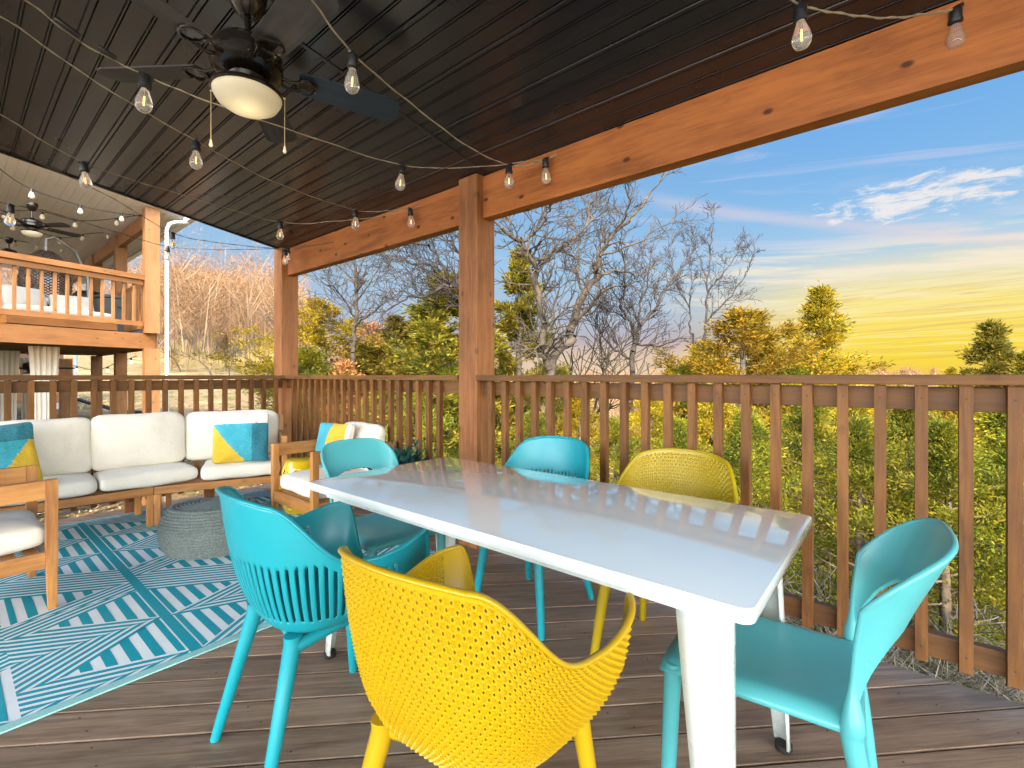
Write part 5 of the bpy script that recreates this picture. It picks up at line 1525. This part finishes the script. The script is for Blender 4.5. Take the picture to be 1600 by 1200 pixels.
m=MB(); m.box((-.30,-.24,.70),(.30,.24,.86),c=.02); m.lathe([(0,.28),(.20,.26),(.27,.16),(.28,0),(0,0)],20,M=Matrix.Translation((0,0,.861))@Matrix.Scale(.8,4,(0,1,0))); m.build('firebox',M_black,bq_)
for sx in (-.26,.26):
    for sy in (-.2,.2):
        m=MB(); m.tube([(sx,sy,0),(sx,sy,.699)],.02,8); m.build('leg',M_black,bq_)
# hanging egg chair
ec=thing('egg_chair','dark wicker hanging egg chair on a grey stand on the neighbouring deck','hanging chair',tuple(atF(72,587,8.6).xy)+(1.975,),.4)
m=MB(); n=60; rows=44; vs=[];fs=[]
for j in range(rows+1):
    v=j/rows; z=.35+1.15*v; r=.36*math.sin(math.pi*(v*.94+.03))**.55
    for k in range(n): a=2*math.pi*k/n; vs.append((r*math.cos(a),r*math.sin(a),z))
for j in range(rows):
    for k in range(n):
        if 10<=j<=34 and k in range(38,56): continue
        if (j+k)%2==0 or j<3: fs.append((j*n+k,j*n+(k+1)%n,(j+1)*n+(k+1)%n,(j+1)*n+k))
m.add(vs,fs); m.build('wicker_shell',plain('dark_wicker',(.06,.04,.03),.7),ec,solid=.02)
m=MB(); m.tube([(.0,0,1.50),(0,0,1.72),(.12,0,1.80),(.45,0,1.62),(.66,0,1.15),(.68,0,.6),(.60,0,.03),(0,0,.03)],.028,10); m.build('stand',plain('grey_steel_tube',(.20,.20,.20),.4,metal=.5),ec,smooth=True)
m=MB(); m.lathe([(0,.50),(.30,.50),(.33,.56),(.30,.62),(0,.64)],24); m.build('seat_pad',M_white,ec,smooth=True)
M_curt0=plain('off_white_canvas',(.50,.47,.42),.9,var=.1,vs=2)
# daybed with white cushions
db=thing('cushioned_bench','low bench with white cushions on the neighbouring deck','bench',tuple(atF(90,587,8.2).xy)+(1.975,),fa+math.pi)
m=MB(); m.box((-.75,-.30,.06),(.75,.35,.24),c=.01); m.build('bench_frame',M_npX,db)
cushion('bench_cushion',1.45,.62,.14,M_curt0,db,(0,.02,.315),seed=61,puff=.02,pw=12)
cushion('bench_back_cushion',.6,.4,.14,M_curt0,db,(-.35,.25,.54),(R_(70),0,R_(10)),seed=62,puff=.05)
cushion('bench_back_cushion',.6,.4,.14,M_curt0,db,(.30,.25,.50),(R_(60),0,R_(-14)),seed=63,puff=.05)
# curtains below the neighbouring deck
def curtain(label,px,F,wpx,z0,z1,seed,mt):
    p=atF(px,587,F); wd=wpx/FPX*F; t=thing('curtain',label,'curtain',(p.x,p.y,0),fa+math.pi); rr=random.Random(seed)
    n=90; vs=[];fs=[]; rows=20
    for j in range(rows+1):
        v=j/rows; z=z1+(z0-z1)*v; k=1-.25*math.sin(math.pi*min(1,v*1.1))
        for i in range(n+1):
            u=i/n-.5; vs.append((u*wd*k,.018*math.sin(i*.36+seed)+.004*math.sin(i*.9+v*3),z))
    for j in range(rows):
        for i in range(n): a=j*(n+1)+i; fs.append((a,a+1,a+n+2,a+n+1))
    m=MB(); m.add(vs,fs); m.build('cloth',mt,t,smooth=True,angle=180)
    return t
M_curt=plain('cream_curtain_cloth',(.66,.58,.48),.9,var=.08,vs=2); M_curt2=plain('grey_curtain_cloth',(.52,.49,.46),.9,var=.08,vs=2)
curtain('cream curtain gathered below the front beam of the neighbouring deck',70,7.9,38,-1.1,1.69,1,M_curt)
curtain('greyish curtain at the left edge below the neighbouring deck',8,8.6,34,-1.1,1.66,4,M_curt2)
curtain('greyish curtain just left of the gathered cream one, further back',44,12.5,20,-1.1,1.66,7,M_curt2)
lfan,_=make_fan('dark ceiling fan under the neighbouring deck behind the cream curtain',tuple(atF(50,551,9.5)),.2,small=True,drop=.40)
# neighbour's string lights: three sagging strings, tiny bulbs
M_glow=plain('small_glowing_bulb',(.9,.8,.6),.3,emis=(1,.85,.6),es=.6)
def nstring(label,pts,nb_,glow=False,r=.008,s=1.0):
    t=thing('string_lights',label,'string lights',group='string lights of the neighbouring porch'); P=catmull([atF(*p) for p in pts],12)
    m=MB(); m.tube(P,r,5); m.build('wire',M_wire,t)
    for k in range(nb_):
        i=int((k+.5)/nb_*(len(P)-1)); p=P[i]
        b=MB(); b.lathe([(0,-.05*s),(.022*s,-.05*s),(.038*s,-.10*s),(.036*s,-.13*s),(.015*s,-.15*s),(0,-.152*s)],10,M=Matrix.Translation(p)); o=b.build('bulb',M_glow if glow else M_curt,t,smooth=True)
        b=MB(); b.lathe([(0,.01),(.02*s,.0),(.024*s,-.05*s),(0,-.051*s)],8,M=Matrix.Translation(p)); b.build('socket',M_sock,o)
nstring('string lights sagging nearest across the cream ceiling of the neighbouring porch',[(-30,240,6.5),(42,292,7.2),(141,325,8.0),(222,338,8.8)],4)
nstring('second string of lights across the cream ceiling, just above the nearer fan',[(-20,330,8.3),(60,330,8.6),(130,345,9.0),(222,336,9.0)],4)
nstring('third string of lights across the cream ceiling, below the nearer fan',[(-20,335,9),(88,370,9.8),(137,365,10.2),(192,362,10.4)],4)
nstring('lowest string of lights across the cream ceiling, above the neighbouring railing',[(-20,368,11),(40,378,11.5),(115,387,12),(180,376,12.3)],6)
nstring('small warm lights strung behind the neighbouring railing at the far left',[(-10,405,15),(30,412,15),(70,420,15),(115,408,15)],8,True,s=1.2)
nstring('tiny lights strung below the neighbouring deck beside its posts',[(110,570,13),(150,578,12.5),(185,566,12),(215,556,11)],5,True)
# lower far structure, pier, pipes
fs_=thing('lower_porch','orange timber porch far back below the neighbouring deck','porch',(0,0,0))
c_=atF(96,587,20)
m=MB(); m.box((c_.x-3.2,c_.y-.1,.10),(c_.x+.35,c_.y+.0,.48)); m.build('rim_board',M_npX,fs_)
m=MB(); m.box((c_.x-3.2,c_.y-.1,1.25),(c_.x+.35,c_.y+.0,1.48)); m.build('hand_rail',M_npX,fs_)
for i in range(14):
    m=MB(); m.box((c_.x-3.1+i*.25,c_.y-.08,.481),(c_.x-3.04+i*.25,c_.y-.03,1.249)); m.build('baluster',M_np,fs_)
m=MB(); m.box((c_.x+.14,c_.y-.15,.482),(c_.x+.45,c_.y+.15,1.95)); m.build('corner_post',M_np,fs_)
m=MB(); m.box((c_.x-3.4,c_.y+.3,.5),(c_.x+.1,c_.y+.5,3.2)); m.build('rear_wall',M_dark,fs_)
p=atF(104,640,19.0); pr=MB(); pr.box((-.30,-.25,hgt(p.x,p.y)-.3),(.30,.25,.095),c=.01); o=pr.build('concrete_pier',plain('pale_concrete',(.55,.50,.44),.9,vs=4)); o.location=(p.x,p.y,0); tag(o,'pale concrete pier under the far orange porch','pier')
ds=MB(); a=atF(118,560,17); b=atF(117,618,17); c3=atF(122,624,17); ds.tube([a+Vector((0,0,.9)),a,b,c3],.06,10); o=ds.build('downspout_pipe',M_wht,smooth=True); tag(o,'white vertical downspout pipe behind the sofa side railing','downspout')
hp=MB(); pts=[]
for (x,y,F) in ((122,624,17),(140,630,16.5),(158,634,15.8),(176,639,15),(198,643,14.5),(220,645,14)):
    q=atF(x,y,F); pts.append(q)
cp=catmull(pts,14); hp.tube(cp,[.055+.010*(i%2) for i in range(len(cp))],10)
tag(hp.build('drain_pipe',M_black),'black corrugated drain pipe leading from the white downspout over the slope','pipe')
